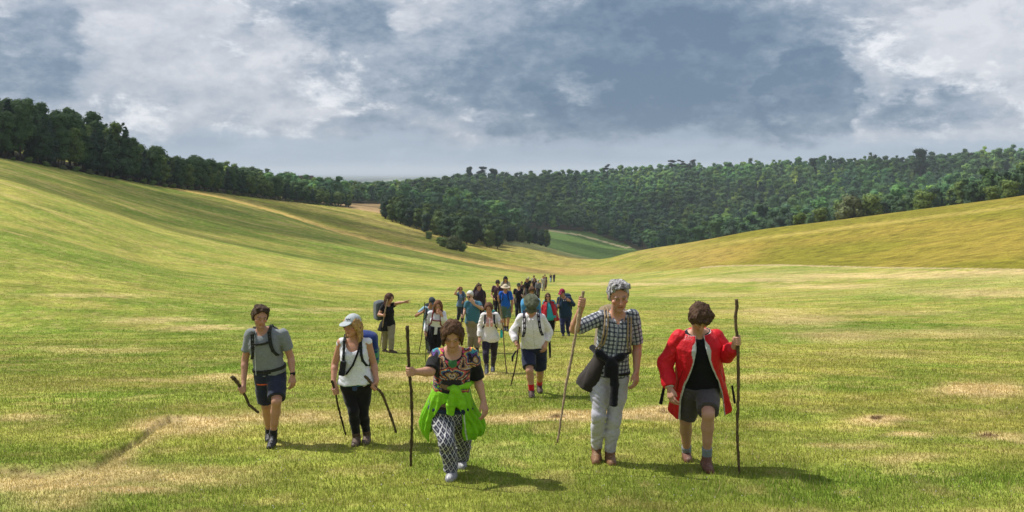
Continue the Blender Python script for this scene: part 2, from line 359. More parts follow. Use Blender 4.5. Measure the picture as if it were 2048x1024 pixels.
# widen the near rows so that the sheet also covers the ground beside the camera
gX = gX * (1 + 12 * (np.abs(gx) > 0.57) * (np.abs(gx) - 0.57) * np.exp(-np.clip(gY, 0, None) / 30))
gZ = terrain(gX, gY)
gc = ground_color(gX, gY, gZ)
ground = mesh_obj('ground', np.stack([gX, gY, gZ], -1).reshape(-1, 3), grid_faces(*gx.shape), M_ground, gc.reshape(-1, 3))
tag(ground, 'mown green and straw coloured valley meadow', kind='structure')
M_sea = pmat('sea_water', 0.25, col=(0.05, 0.09, 0.12), spec=0.5)
sx_ = [-60000, 60000]
sea = mesh_obj('sea', [(-60000, 17000, PLAINZ + 3), (60000, 17000, PLAINZ + 3), (60000, 90000, PLAINZ + 3), (-60000, 90000, PLAINZ + 3)], [(0, 1, 2, 3)], M_sea)
tag(sea, 'pale strip of sea on the horizon', kind='structure')
# ---------------------------------------------------------------- grass blades (one mass nobody could count)
NB = 820000
r1 = rng.random(NB); yb = np.exp(math.log(6.3) + r1 ** 1.0 * math.log(130 / 6.3))
xb = (rng.random(NB) * 1.10 - 0.55) * (yb + 0.6)
zb = terrain(xb, yb); cb = ground_color(xb, yb, zb)
keep = rng.random(NB) < (1 - 0.97 * sst(yb, 20, 125)); xb, yb, zb, cb = xb[keep], yb[keep], zb[keep], cb[keep]; nb = len(xb)
ln = fbm(xb * 0.8 + 30, yb * 0.8, 3)
hgt = (0.014 + 0.042 * rng.random(nb) ** 2.2 * (0.4 + 1.3 * ln)) * (1 + 0.6 * sst(cb[:, 1] - cb[:, 0] * 1.05, 0.02, 0.1))
hgt *= (1 - 0.35 * sst(yb, 15, 40)); hgt *= 1 + 1.3 * (rng.random(nb) < .03) * (fbm(xb * 1.9, yb * 1.9 + 4, 2) > .52)
wd = np.maximum(0.0035, yb * 0.00042) * (0.7 + 0.6 * rng.random(nb))
an = rng.random(nb) * 2 * math.pi; bend = rng.random(nb) * 0.9 * hgt; ba = rng.random(nb) * 2 * math.pi
P0 = np.stack([xb - np.cos(an) * wd, yb - np.sin(an) * wd, zb - 0.004], -1); P1 = np.stack([xb + np.cos(an) * wd, yb + np.sin(an) * wd, zb - 0.004], -1)
P2 = np.stack([xb + np.cos(ba) * bend, yb + np.sin(ba) * bend, zb + hgt], -1)
V = np.stack([P0, P1, P2], 1).reshape(-1, 3); Fc = np.arange(nb * 3).reshape(-1, 3)
vr = (0.90 + 0.34 * rng.random(nb))[:, None]; dry = (rng.random(nb) < 0.12)[:, None]
cc = np.where(dry, C(0.46, 0.38, 0.17) * (0.6 + 0.6 * rng.random(nb))[:, None], cb * vr * C(1.0, 1.05, 0.9))
grass = mesh_obj('grass', V, Fc, M_grass, np.repeat(cc, 3, 0), smooth=False)
tag(grass, 'short mown grass blades covering the near meadow', 'grass', kind='stuff')
# clover heads and a few taller weeds in the near turf
rc = np.random.default_rng(21); nc_ = 900; yc = 6.8 + 9 * rc.random(nc_) ** 1.6; xc = (rc.random(nc_) * 1.04 - .52) * yc; kc = (fbm(xc * .7 + 8, yc * .7, 3) > .50) | ((np.abs(1024 + 2000 * xc / yc - 470) < 110) & (yc < 11)); xc, yc = xc[kc], yc[kc]; zc = terrain(xc, yc) + .03
oc = np.array([(1, 0, 0), (-1, 0, 0), (0, 1, 0), (0, -1, 0), (0, 0, 1), (0, 0, -1)], float); fo = np.array([(0, 2, 4), (2, 1, 4), (1, 3, 4), (3, 0, 4), (2, 0, 5), (1, 2, 5), (3, 1, 5), (0, 3, 5)])
Vc = (np.stack([xc, yc, zc], 1)[:, None] + oc * (.0045 + .003 * rc.random((len(xc), 1, 1)))).reshape(-1, 3); Fcc = (np.arange(len(xc))[:, None, None] * 6 + fo).reshape(-1, 3)
clo = mesh_obj('clover_flowers', Vc, Fcc, M_grass, np.tile(C(.62, .60, .55), (len(Vc), 1))); tag(clo, 'tiny white clover heads scattered in the near grass', 'clover', kind='stuff')
print('terrain+grass', time.time() - T0)
# ---------------------------------------------------------------- trees
def ico(sub=1):
    import bmesh
    bm = bmesh.new(); bmesh.ops.create_icosphere(bm, subdivisions=sub, radius=1.0)
    V = np.array([v.co[:] for v in bm.verts]); F = np.array([[v.index for v in f.verts] for f in bm.faces]); bm.free(); return V, F
ICO1 = ico(1); ICO2 = ico(2)
def unit(v): return v / np.maximum(np.linalg.norm(v, axis=-1, keepdims=True), 1e-9)
def crown_mesh(r, hgt, width, nblob, nleaf, leaf, base, kind, colr):
    """leaf faces spread through a crown of irregular clumps; returns V (quads), F, colour"""
    cs = []; rs = []
    for i in range(nblob):
        t = r.random()
        if kind == 'broad': z = base + (hgt - base) * (0.12 + 0.80 * t); rad = width * math.sqrt(max(0.05, 1 - (2 * (0.12 + .8 * t) - 0.95) ** 2)) * 0.62
        elif kind == 'conifer': z = base + (hgt - base) * (0.04 + 0.84 * t); rad = width * (1 - t) ** 0.8 * 0.62 + 0.2
        elif kind == 'pine': z = base + (hgt - base) * (0.25 + 0.65 * t); rad = width * (0.35 + 0.5 * r.random())
        else: z = base + (hgt - base) * (0.1 + 0.7 * t); rad = width * 0.6 * math.sqrt(max(.1, 1 - t * t))
        a = r.random() * 6.283; q = rad * math.sqrt(r.random())
        cs.append((q * math.cos(a), q * math.sin(a), z)); s = (0.26 + 0.26 * r.random()) * width * (0.85 * (1.15 - .85 * t) if kind == 'conifer' else 1)
        rs.append((s * 1.15, s * 1.15, s * (0.8 if kind != 'pine' else 0.42)))
    if kind == 'broad': cs.append((0, 0, base + (hgt - base) * .5)); rs.append((width * .6, width * .6, (hgt - base) * .42))
    if kind == 'conifer': cs.append((0, 0, base + (hgt - base) * .4)); rs.append((width * .35, width * .35, (hgt - base) * .45))
    cs = np.array(cs); rs = np.array(rs); nbl = len(cs)
    # core masses
    Vs = []; Fs = []; Cs = []; off = 0
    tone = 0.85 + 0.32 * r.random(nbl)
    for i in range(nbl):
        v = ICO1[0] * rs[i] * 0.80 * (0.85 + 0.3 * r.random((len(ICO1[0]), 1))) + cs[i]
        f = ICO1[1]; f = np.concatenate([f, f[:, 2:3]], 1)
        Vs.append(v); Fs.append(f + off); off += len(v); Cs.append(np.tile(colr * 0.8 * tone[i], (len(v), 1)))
    w_ = rs[:, 0] ** 2; idx = r.choice(nbl, nleaf, p=w_ / w_.sum())
    dv = unit(r.normal(size=(nleaf, 3)) + np.array([0, 0, 0.25]))
    p = cs[idx] + dv * rs[idx] * (0.78 + 0.36 * r.random((nleaf, 1)))
    ctr = np.array([0, 0, base + (hgt - base) * .4])
    nn = unit(dv + 0.5 * unit(p - ctr) + r.normal(size=(nleaf, 3)) * 0.36)
    t1 = unit(np.cross(nn, r.normal(size=(nleaf, 3)))); t2 = np.cross(nn, t1)
    s = leaf * (0.5 + 0.9 * r.random((nleaf, 1)))
    q = np.stack([p - t1 * s, p - t2 * s * .7, p + t1 * s, p + t2 * s * .7], 1).reshape(-1, 3)
    Vs.append(q); Fs.append(np.arange(nleaf * 4).reshape(-1, 4) + off)
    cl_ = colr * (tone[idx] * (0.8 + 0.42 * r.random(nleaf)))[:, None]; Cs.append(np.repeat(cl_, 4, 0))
    return np.concatenate(Vs), fixdeg(np.concatenate(Fs)), np.concatenate(Cs)
def fixdeg(F): return F
def tube(P, R, n=6):
    """closed tube along points P with radii R"""
    P = np.asarray(P, float); R = np.asarray(R, float); m = len(P)
    T = np.gradient(P, axis=0); T = unit(T); ref = np.array([0.31, 0.87, 0.11]); V = []
    for i in range(m):
        a = unit(np.cross(T[i], ref)); b = np.cross(T[i], a)
        for k in range(n):
            th = 2 * math.pi * k / n; V.append(P[i] + R[i] * (math.cos(th) * a + math.sin(th) * b))
    V.append(P[0]); V.append(P[-1]); F = []
    for i in range(m - 1):
        for k in range(n): F.append((i * n + k, i * n + (k + 1) % n, (i + 1) * n + (k + 1) % n, (i + 1) * n + k))
    V = np.array(V); F = list(F)
    c0_, c1_ = m * n, m * n + 1
    for k in range(n):
        F.append((c0_, (k + 1) % n, k, k)); F.append((c1_, (m - 1) * n + k, (m - 1) * n + (k + 1) % n, (m - 1) * n + (k + 1) % n))
    return V, np.array(F)
def quads_to_mesh(name, V, F, mat, col=None, smooth=True):
    """faces given as quads, triangles written with the last index twice"""
    F = np.asarray(F); tri = F[:, 2] == F[:, 3]
    V = np.asarray(V, np.float32); me = bpy.data.meshes.new(name)
    q = F[~tri]; t = F[tri][:, :3]
    loops = np.concatenate([q.ravel(), t.ravel()]).astype(np.int32)
    ls = np.concatenate([np.arange(len(q)) * 4, len(q) * 4 + np.arange(len(t)) * 3]).astype(np.int32)
    me.vertices.add(len(V)); me.vertices.foreach_set('co', V.ravel()); me.loops.add(len(loops)); me.loops.foreach_set('vertex_index', loops)
    me.polygons.add(len(ls)); me.polygons.foreach_set('loop_start', ls); me.polygons.foreach_set('use_smooth', np.full(len(ls), smooth, bool))
    me.materials.append(mat); me.update(calc_edges=True)
    if col is not None:
        a = me.color_attributes.new('Col', 'FLOAT_COLOR', 'POINT'); c = np.ones((len(V), 4), np.float32); c[:, :3] = col; a.data.foreach_set('color', c.ravel())
    return me
def trunk_geo(r, hgt, rad, top=0.8, limbs=5, width=3, base=3):
    P = np.array([(0, 0, -0.6), (r.normal() * .1, r.normal() * .1, hgt * .3), (r.normal() * .25, r.normal() * .25, hgt * .6), (r.normal() * .3, r.normal() * .3, hgt * top)])
    V, F = tube(P, [rad * 1.25, rad * .85, rad * .6, rad * .2])
    Vs = [V]; Fs = [F]; off = len(V)
    for i in range(limbs):
        z = base + (hgt * .8 - base) * (i + r.random()) / limbs; a = r.random() * 6.28; q = width * (.5 + .4 * r.random())
        A_ = np.array((0, 0, z)); B_ = A_ + np.array((math.cos(a) * q, math.sin(a) * q, q * .5)); V, F = tube([A_, (A_ + B_) / 2 + (0, 0, -.1), B_], [rad * .4, rad * .28, rad * .1], 5)
        Vs.append(V); Fs.append(F + off); off += len(V)
    return np.concatenate(Vs), np.concatenate(Fs)
def make_tree_kind(seed, name, kind, hgt, width, base, colr, nleaf, leaf, nblob=16, rad=0.3):
    r = np.random.default_rng(seed)
    V, F, c = crown_mesh(r, hgt, width, nblob, nleaf, leaf, base, kind, np.array(colr))
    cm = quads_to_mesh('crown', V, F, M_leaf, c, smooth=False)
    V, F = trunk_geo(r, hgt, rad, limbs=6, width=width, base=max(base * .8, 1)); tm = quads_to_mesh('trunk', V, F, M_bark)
    return (name, cm, tm)
def place_tree(kindt, loc, s=1.0, rz=0.0, label='', cat='tree', group=None, sz=1.0):
    e = empty(kindt[0], loc); e.scale = (s, s, s * sz); e.rotation_euler = (0, 0, rz)
    for nm, me in (('crown', kindt[1]), ('trunk', kindt[2])):
        o = bpy.data.objects.new(nm, me); COL.objects.link(o); o.parent = e
    tag(e, label, cat, group); return e
G1 = (0.044, 0.092, 0.036); G2 = (0.064, 0.126, 0.036); G3 = (0.11, 0.17, 0.035); G4 = (0.040, 0.078, 0.045); G5 = (0.135, 0.195, 0.05)
tall = [make_tree_kind(10 + i, 'beech_tree' if i % 2 else 'pine_tree', 'broad' if i % 2 else 'conifer', 17.5 + (i % 3) * 1.0, 3.9 + .3 * (i % 3), 1.6 if i % 2 else 1.8, (G1, G2, G4, G3, G1, G2)[i], 3400, 0.30, 38, 0.22) for i in range(6)]
small = [make_tree_kind(30 + i, 'larch_tree' if i % 2 == 0 else 'oak_tree', 'conifer' if i % 2 == 0 else 'broad', 12 + (i % 3) * .8, 3.1 + .4 * (i % 2), 1.2, (G4, G2, G1, G3)[i], 1900, 0.32, 26, 0.17) for i in range(4)]
clump = [make_tree_kind(50 + i, 'copse_tree', 'broad', 13 + i % 3, 4.2, 0.8, tuple(.78 * np.array((G2, G1, G3, G4)[i])), 1900, 0.38, 24, 0.25) for i in range(4)]
bushk = [make_tree_kind(60 + i, 'hawthorn_bush', 'bush', 4.6, 3.0, 0.3, (G5, (0.12, .145, .06), G3)[i], 900, 0.26, 14, 0.12) for i in range(3)]
def ORD(n): return str(n) + ('th' if 10 < n % 100 < 20 else {1: 'st', 2: 'nd', 3: 'rd'}.get(n % 10, 'th'))
# left wood, seen along its edge
edge_pts = np.array([(-172, 180), (-166, 240), (-154, 300), (-146, 350), (-137, 400), (-126, 500), (-109, 600), (-100, 640)], float)
ed = np.concatenate([[0], np.cumsum(np.hypot(*np.diff(edge_pts, axis=0).T))])
rt = np.random.default_rng(5); nt_ = 0
for row in range(6):
    s = 20.0 + row * 2.5
    while s < ed[-1]:
        x = np.interp(s, ed, edge_pts[:, 0]); y = np.interp(s, ed, edge_pts[:, 1])
        x -= row * 6.5 + rt.random() * 2.5 + 1.5; y += rt.normal() * 1.2
        step = 4.3 + rt.random() * 1.8 + row * 0.9
        big_ = y < 385 + row * 2
        if y < 290: step += 3
        K = tall if big_ else small
        k = K[rt.integers(len(K))]; sc = 0.86 + 0.26 * rt.random()
        sc *= float(np.interp(y, [290, 345, 385, 386, 420, 480, 600], [.88, .98, 1.08, 1.22, 1.05, .96, .80]))
        u = x / y
        nm = {'pine_tree': 'dark green pine tree', 'beech_tree': 'tall leafy beech tree', 'larch_tree': 'narrow pointed young conifer', 'oak_tree': 'short round leafy tree'}[k[0]]
        where = 'in the front row of the left wood' if row == 0 else 'inside the left wood, ' + ('tall upper end' if big_ else 'low far end')
        (_fr := globals().setdefault('_fr', {})); _fr[row] = _fr.get(row, 0) + 1
        ordn = ORD(_fr[row])
        place_tree(k, (x, y, float(terrain(x, y, False)) - .2), sc, rt.random() * 6.28, nm + ' ' + where + (', ' + ordn + ' from the left' if row == 0 else ''), 'tree', 'trees of the left wood: ' + k[0].replace('_', ' ') + (' front' if row == 0 else ' inside'), 0.95 + .15 * rt.random())
        nt_ += 1; s += step
print('left wood', nt_)
# low scrub along the foot of the wood
for i in range(46):
    s = 60 + i * 8.2 + rt.random() * 3; x = np.interp(s, ed, edge_pts[:, 0]) + rt.random() * 1.2; y = np.interp(s, ed, edge_pts[:, 1])
    k = bushk[1 + rt.integers(2)]
    place_tree((('scrub_bush',) + k[1:]), (x, y, float(terrain(x, y, False)) - .3), .35 + .3 * rt.random(), rt.random() * 6, 'low scrubby bush at the foot of the left wood', 'bush', 'scrub at the foot of the left wood', .8)
# copse on the spur
ncp = 0
for i in range(900):
    px = 768 + rt.random() * 325; yy = 470 + rt.random() * 190
    lo = np.interp(px, [765, 860, 940, 1000, 1010, 1100], [545, 500, 470, 485, 550, 610]); hi = np.interp(px, [765, 900, 1000, 1100], [620, 650, 690, 700])
    if not (lo < yy < hi): continue
    x = (px - 1024) / FPX * yy
    if any((x - a) ** 2 + (yy - b) ** 2 < 22 for a, b in globals().setdefault('_cp', [])): continue
    _cp.append((x, yy)); ncp += 1
    k = clump[rt.integers(4)]
    front = yy < lo + 25
    place_tree(k, (x, yy, float(terrain(x, yy, False)) - .3), (.74 + .26 * rt.random()) * (0.8 if px > 1010 else 1), rt.random() * 6.28,
               'dark leafy tree at the front of the mid-valley copse, ' + ORD(ncp) + ' counted' if False else 'dark leafy tree at the front edge of the mid-valley copse' if front else 'leafy tree deep in the copse in the middle of the valley', 'tree', 'copse trees, ' + ('front' if front else 'inside'))
for nm_, pre in (('copse_tree', 'dark leafy tree at the front edge of the mid-valley copse'), ('scrub_bush', 'low scrubby bush at the foot of the left wood')):
    L_ = [o for o in COL.objects if o.name.startswith(nm_) and o.get('label', '').startswith(pre)]
    for q_, o in enumerate(sorted(L_, key=lambda o: o.location[0] / o.location[1])): o['label'] = pre + ', ' + ORD(q_ + 1) + ' from the left'
print('copse', ncp)
for (px, py, s, kk, lb) in [(858, 478, .8, 0, 'pale green round bush uphill of the copse bushes'), (880, 488, .75, 2, 'small dark bush in front of the copse, left'), (905, 499, 1.35, 1, 'large round olive green bush below the copse'), (888, 494, .9, 0, 'pale bush at the left foot of the large olive bush'),
        (925, 503, .8, 0, 'light green bush at the right side of the large olive bush'), (870, 470, .8, 2, 'dark bush touching the left front of the copse')]:
    p = ray(px, py); place_tree(bushk[kk], p - [0, 0, .3], s, px, lb, 'bush', 'bushes below the copse')
# big bushes along the crest of the right hill
for (px, dY, s, kk, lb) in [(1705, 20, 2.0, 1, 'large grey green bush on the crest of the right hill'), (1745, 24, 1.7, 0, 'green bush right of the large grey green bush on the crest'), (1640, 24, 1.2, 0, 'small green bush left on the crest of the right hill'),
        (1850, 16, 1.3, 0, 'low light green bush on the crest, far right part'), (1600, 25, 1.1, 2, 'dark bush on the crest of the right hill, leftmost'), (2020, 14, 1.2, 0, 'bright green bush on the crest at the right picture edge'), (1985, 18, 1.0, 0, 'bright green bush beside the one at the right picture edge')]:
    Yc = np.interp(px, [1500, 1750, 2048], [355, 330, 285]) + dY; x = (px - 1024) / FPX * Yc
    place_tree(bushk[kk], (x, Yc, float(terrain(x, Yc, False)) - .4), s, px, lb, 'bush', 'bushes on the right crest')
# far woods: thousands of crowns that read as one mass; the nearest and largest are trees of their own
def low_tree(seed, colr, nleaf=300):
    r = np.random.default_rng(seed); V, F, c = crown_mesh(r, 13 + r.random() * 4, 5.2, 11, nleaf, 0.46, 2.0, 'broad', np.array(colr)); return V, F, c
lows = [low_tree(100 + i, (G1, G2, G1, G4, G2, G3, G1, G4)[i]) for i in range(8)]
lowm = [quads_to_mesh('crown', V, F, M_leaf, c, False) for V, F, c in [low_tree(120 + i, (G1, G2, G3, G4, G2, G1)[i], 420) for i in range(6)]]
V_, F_ = trunk_geo(np.random.default_rng(2), 12, .28, limbs=3, width=3); lowt = quads_to_mesh('trunk', V_, F_, M_bark)
minY = lambda px: np.interp(px, [-400, 560, 640, 700, 765, 900, 1000, 1100, 1180, 1250, 1300, 1400, 1500, 1750, 2048, 3500], [700, 690, 665, 780, 880, 800, 760, 905, 960, 905, 760, 640, 560, 470, 400, 380])
ridY = lambda px: np.interp(px, [560, 1500, 1750, 2048, 3500], [1580, 1580, 1500, 1420, 1400])
pts = []
Yv = 380.0
while Yv < 1600:
    sp_ = 10 + (Yv > 900) * 2.0
    xs = np.arange(-0.30 * Yv, 0.72 * Yv, sp_); xs = xs + rt.normal(size=len(xs)) * 2.0; ys = Yv + rt.normal(size=len(xs)) * 2.2
    pxs = 1024 + FPX * xs / ys
    ok = (ys > minY(pxs)) & (ys < ridY(pxs)) & (pxs > 430)
    # fields across the valley stay open
    pys = HOR - FPX * terrain(xs, ys, False) / ys
    ok &= ~((pxs > 1040) & (pxs < 1300) & (pys > np.interp(pxs, [1040, 1160, 1260, 1300], [455, 466, 493, 505])) & (ys < 1000))
    ok &= ~((np.abs(pxs - 2005) < 12) & (np.abs(ys - 900) < 160))
    pts += list(zip(xs[ok], ys[ok])); Yv += sp_ * .93
pts = np.array(pts); pz = terrain(pts[:, 0], pts[:, 1], False); ppx = 1024 + FPX * pts[:, 0] / pts[:, 1]
# which trees stand nearest: seen over the right crest and at the foot of the far slope
vis_rank = pts[:, 1] + np.where((ppx < 640) | (ppx > 2060), 600, 0)
order = np.argsort(vis_rank); NEAR = 160; near_i = order[:NEAR]; rest = order[NEAR:]
bright = fbm(pts[:, 0] / 70, pts[:, 1] / 70, 3)
bigtone = fbm(pts[:, 0] / 130 + 4, pts[:, 1] / 190, 3)
for oi, i in enumerate(sorted(near_i, key=lambda k: ppx[k])):
    e = empty('woodland_tree', (pts[i, 0], pts[i, 1], pz[i] - .5)); s = .75 + .35 * rt.random(); e.scale = (s, s, s); e.rotation_euler = (0, 0, rt.random() * 6.28)
    for nm, me in (('crown', lowm[rt.integers(6)]), ('trunk', lowt)):
        o = bpy.data.objects.new(nm, me); COL.objects.link(o); o.parent = e
    tag(e, 'leafy tree at the near edge of the far woods, ' + ORD(oi + 1) + ' from the left', 'tree', 'nearest trees of the far woods')
Vs = []; Fs = []; Cs = []; off = 0
for i in rest:
    V, F, c = lows[rt.integers(8)]; a = rt.random() * 6.283; s = (.78 + .72 * rt.random() ** 2) * (.85 if ppx[i] < 900 else 1); ca, sa = math.cos(a) * s, math.sin(a) * s
    if ppx[i] > 1500 and rt.random() < .25: s *= 1.25
    W = np.stack([V[:, 0] * ca - V[:, 1] * sa + pts[i, 0], V[:, 0] * sa + V[:, 1] * ca + pts[i, 1], V[:, 2] * s + pz[i] - .5], -1)
    Vs.append(W.astype(np.float32)); Fs.append(F + off); off += len(V)
    k = (1.15 + .9 * rt.random() ** 1.3) * (.62 + .8 * sst(bigtone[i], .3, .7)) + (1.3 * max(0, bright[i] - .58) * 6 if ppx[i] > 900 else 0) * .5
    Cs.append((c * k * np.array([1 + .9 * max(0, bright[i] - .45) + .15 * rt.random() - .14, 1.06, .95])).astype(np.float32))
woods = bpy.data.objects.new('far_woods', quads_to_mesh('far_woods', np.concatenate(Vs), np.concatenate(Fs), M_leaf, np.concatenate(Cs), False)); COL.objects.link(woods)
tag(woods, 'dense dark green woods covering the far valley side', 'woods', kind='stuff')
print('far trees', len(pts), time.time() - T0)
# far plain: hedgerow woods between the ridge and the sea
Vs = []; Fs = []; Cs = []; off = 0
for _ in range(260):
    yy = 3500 + 9000 * rt.random(); xx = (rt.random() * .55 - .35) * yy
    V, F, c = lows[rt.integers(8)]; n_ = rt.integers(3, 9)
    W = V[::1] * np.array([22 * n_, 9, 1.1]) * .4 + np.array([xx, yy, PLAINZ]); Vs.append(W); Fs.append(F + off); off += len(V); Cs.append(c)
o_ = bpy.data.objects.new('far_hedgerows', quads_to_mesh('far_hedgerows', np.concatenate(Vs), np.concatenate(Fs), M_leaf, np.concatenate(Cs), False)); COL.objects.link(o_)
tag(o_, 'thin blue lines of hedges and woods on the distant plain', 'hedgerows', kind='stuff')
# single trees that stand out on the far ridge
def ridge(px, toppy, Y, k, label, hgt, name='ridge_tree', sx=1.0):
    x = (px - 1024) / FPX * Y; z = float(terrain(x, Y, False)); ztop = (HOR - toppy) / FPX * Y; s = (ztop - z) / hgt
    e = place_tree((name,) + k[1:], (x, Y, z - .3), 1, px, label, 'tree'); e.scale = (s * sx, s * sx, s); return e
pinek = [make_tree_kind(80 + i, 'ridge_pine', 'pine', 20, 5.0, 9.5, (0.022, .035, .022), 420, 0.5, 7, .5) for i in range(3)]
bigk = make_tree_kind(90, 'ridge_tree', 'broad', 20, 5.5, 3.0, (0.038, .070, .030), 1800, 0.42, 26, .5)
ridge(1841, 294, 1150, bigk, 'tallest dark oval tree rising above the right skyline', 19, sx=.82)
ridge(939, 331, 1430, bigk, 'small dark upright tree on the middle skyline', 19, sx=.62)
ridge(966, 331, 1430, pinek[0], 'flat topped pine with bare trunk on the middle skyline', 19.5, 'ridge_pine', 1.25)
ridge(986, 335, 1430, bigk, 'rounded dark tree right of the flat topped pine on the middle skyline', 19, sx=.95)
ridge(1215, 327, 1430, pinek[1], 'scraggy dark pine alone on the skyline right of centre', 19.5, 'ridge_pine', .8)
ridge(1345, 318, 1450, pinek[0], 'leftmost of three flat topped pines standing together on the skyline', 19.5, 'ridge_pine', 1.0)
ridge(1363, 318, 1450, pinek[1], 'middle one of three flat topped pines standing together on the skyline', 19.5, 'ridge_pine', 1.0)
ridge(1381, 319, 1450, pinek[2], 'rightmost of three flat topped pines standing together on the skyline', 19.5, 'ridge_pine', 1.0)
ridge(1475, 330, 1450, bigk, 'broad round tree in the notch of the right skyline', 19, sx=.9)
ridge(1580, 322, 1420, pinek[2], 'leaning open topped pine left of the bright skyline trees', 19.5, 'ridge_pine', 1.1)
ridge(1625, 314, 1350, bigk, 'round tall tree on the right skyline left of the row of pines', 19, sx=.8)
for q, (px, tp) in enumerate([(1680, 316), (1702, 317), (1724, 317), (1748, 318)]):
    ridge(px, tp, 1400, pinek[q % 3], ['leftmost', 'second', 'third', 'rightmost'][q] + ' of the row of flat topped pines on the right skyline', 19.5, 'ridge_pine', .8)
ridge(1942, 303, 1250, bigk, 'broad dome shaped tree on the skyline right of the tallest tree', 19, sx=1.0)
# brick gatehouse with two turrets seen over the trees
M_brick = pmat('old_brick', 0.9, col=(0.24, 0.17, 0.15), noise=1.2, var=0.3)
def box(lo, hi):
    lo = np.array(lo, float); hi = np.array(hi, float)
    V = np.array([[x, y, z] for x in (lo[0], hi[0]) for y in (lo[1], hi[1]) for z in (lo[2], hi[2])])
    return V, np.array([(0, 1, 3, 2), (4, 6, 7, 5), (0, 4, 5, 1), (2, 3, 7, 6), (0, 2, 6, 4), (1, 5, 7, 3)])
def join(parts):
    Vs = []; Fs = []; off = 0
    for V, F in parts: Vs.append(V); Fs.append(F + off); off += len(V)
    return np.concatenate(Vs), np.concatenate(Fs)
TY = 800.0; tx = (613 - 1024) / FPX * TY; tz = float(terrain(tx, TY, False)); ttop = (HOR - 351) / FPX * TY
tower = empty('gatehouse', (tx, TY, tz)); tag(tower, 'small old brick gatehouse with two turrets above the trees', 'tower')
hh = ttop - tz
for sx2 in (-3.6, 3.6):
    parts = [box((sx2 - 1.6, -1.6, 0), (sx2 + 1.6, 1.6, hh - .8)), box((sx2 - 1.85, -1.85, hh - 1.2), (sx2 + 1.85, 1.85, hh - .75))]
    for k in range(3):
        for l in range(3):
            if k == 1 and l == 1: continue
            parts.append(box((sx2 - 1.75 + k * 1.3, -1.75 + l * 1.3, hh - .75), (sx2 - 1.75 + k * 1.3 + .9, -1.75 + l * 1.3 + .9, hh)))
    V, F = join(parts); mesh_obj('turret', V, F, M_brick, parent=tower, smooth=False)
    V, F = box((sx2 - .3, -1.68, hh - 4), (sx2 + .3, -1.58, hh - 2.3)); mesh_obj('window', V, F, pmat('dark_glass', .3, col=(.02, .02, .025)), parent=tower, smooth=False)
V, F = box((-2, -1, 0), (2, 1, hh - 2.4)); mesh_obj('wall', V, F, M_brick, parent=tower, smooth=False)
# distant farm roofs far beyond are too small to show
# ---------------------------------------------------------------- clouds overhead, out of the picture, that shade parts of the valley
M_cloud = bpy.data.materials.new('cloud'); M_cloud.use_nodes = True; _t = M_cloud.node_tree; _t.nodes.clear(); _n = N(_t)
_o = _n.node('ShaderNodeOutputMaterial'); _d = _n.node('ShaderNodeBsdfDiffuse'); _d.inputs[0].default_value = (.9, .9, .92, 1); _tr = _n.node('ShaderNodeBsdfTransparent'); _mx = _n.node('ShaderNodeMixShader')
_tcc = _n.node('ShaderNodeTexCoord'); _t.links.new(_n.ramp(_n.noise(_tcc.outputs['Object'], .012, 5, .6), .38, .62, .48, .92), _mx.inputs[0]); _t.links.new(_d.outputs[0], _mx.inputs[1]); _t.links.new(_tr.outputs[0], _mx.inputs[2]); _t.links.new(_mx.outputs[0], _o.inputs[0])
def cloud(gx_, gy_, alt, blobs, label, gz=-10):
    c0_ = np.array([gx_, gy_, gz]) + SUNV / SUNV[2] * alt; Vs = []; Fs = []; off = 0; r = np.random.default_rng(int(gy_))
    for (dx, dy_, rx, ry) in blobs:
        V = ICO2[0].copy(); V = V * (1 + .35 * (np.array([vn(*(v[:2] * 2.3 + 9 + v[2] + dx)) for v in V]) - .5))[:, None] * np.array([rx, ry, min(rx, ry) * .35]) + np.array([dx, dy_, r.normal() * 6]); Vs.append(V); Fs.append(ICO2[1] + off); off += len(V)
    o = mesh_obj('cloud', np.concatenate(Vs), np.concatenate(Fs), M_cloud); o.location = tuple(c0_); tag(o, label, kind='structure')
cloud(-115, 250, 480, [(0, 0, 70, 95), (45, -45, 55, 40), (-50, -70, 70, 60), (60, 60, 60, 70), (10, 130, 90, 70), (-20, 220, 80, 70)], 'low grey cloud over the left hillside')
cloud(30, 640, 560, [(0, 0, 95, 110), (-70, 60, 60, 80), (75, 40, 60, 60), (60, 150, 80, 60)], 'small grey cloud over the bend of the valley', gz=-48)
cloud(60, 1080, 700, [(0, 0, 170, 190), (230, -120, 130, 100), (330, 120, 150, 170), (-220, -250, 120, 130), (90, -330, 90, 70), (520, -260, 130, 150), (-120, 260, 240, 120), (500, 330, 200, 120)], 'broken grey cloud over the far woods')
# ---------------------------------------------------------------- haze
def haze_box():
    V, F = box((-45000, -400, PLAINZ - 12), (45000, 60000, 95))
    m = bpy.data.materials.new('haze'); m.use_nodes = True; t = m.node_tree; t.nodes.clear(); n = N(t)
    o = n.node('ShaderNodeOutputMaterial'); v = n.node('ShaderNodeVolumePrincipled'); v.inputs['Density'].default_value = HAZE; v.inputs['Color'].default_value = (0.80, 0.90, 1.0, 1)
    t.links.new(v.outputs[0], o.inputs['Volume'])
    b = mesh_obj('haze', V, F, m, smooth=False); tag(b, 'thin blue summer haze over the valley', 'haze', kind='stuff')
HAZE = 0.000095
haze_box()
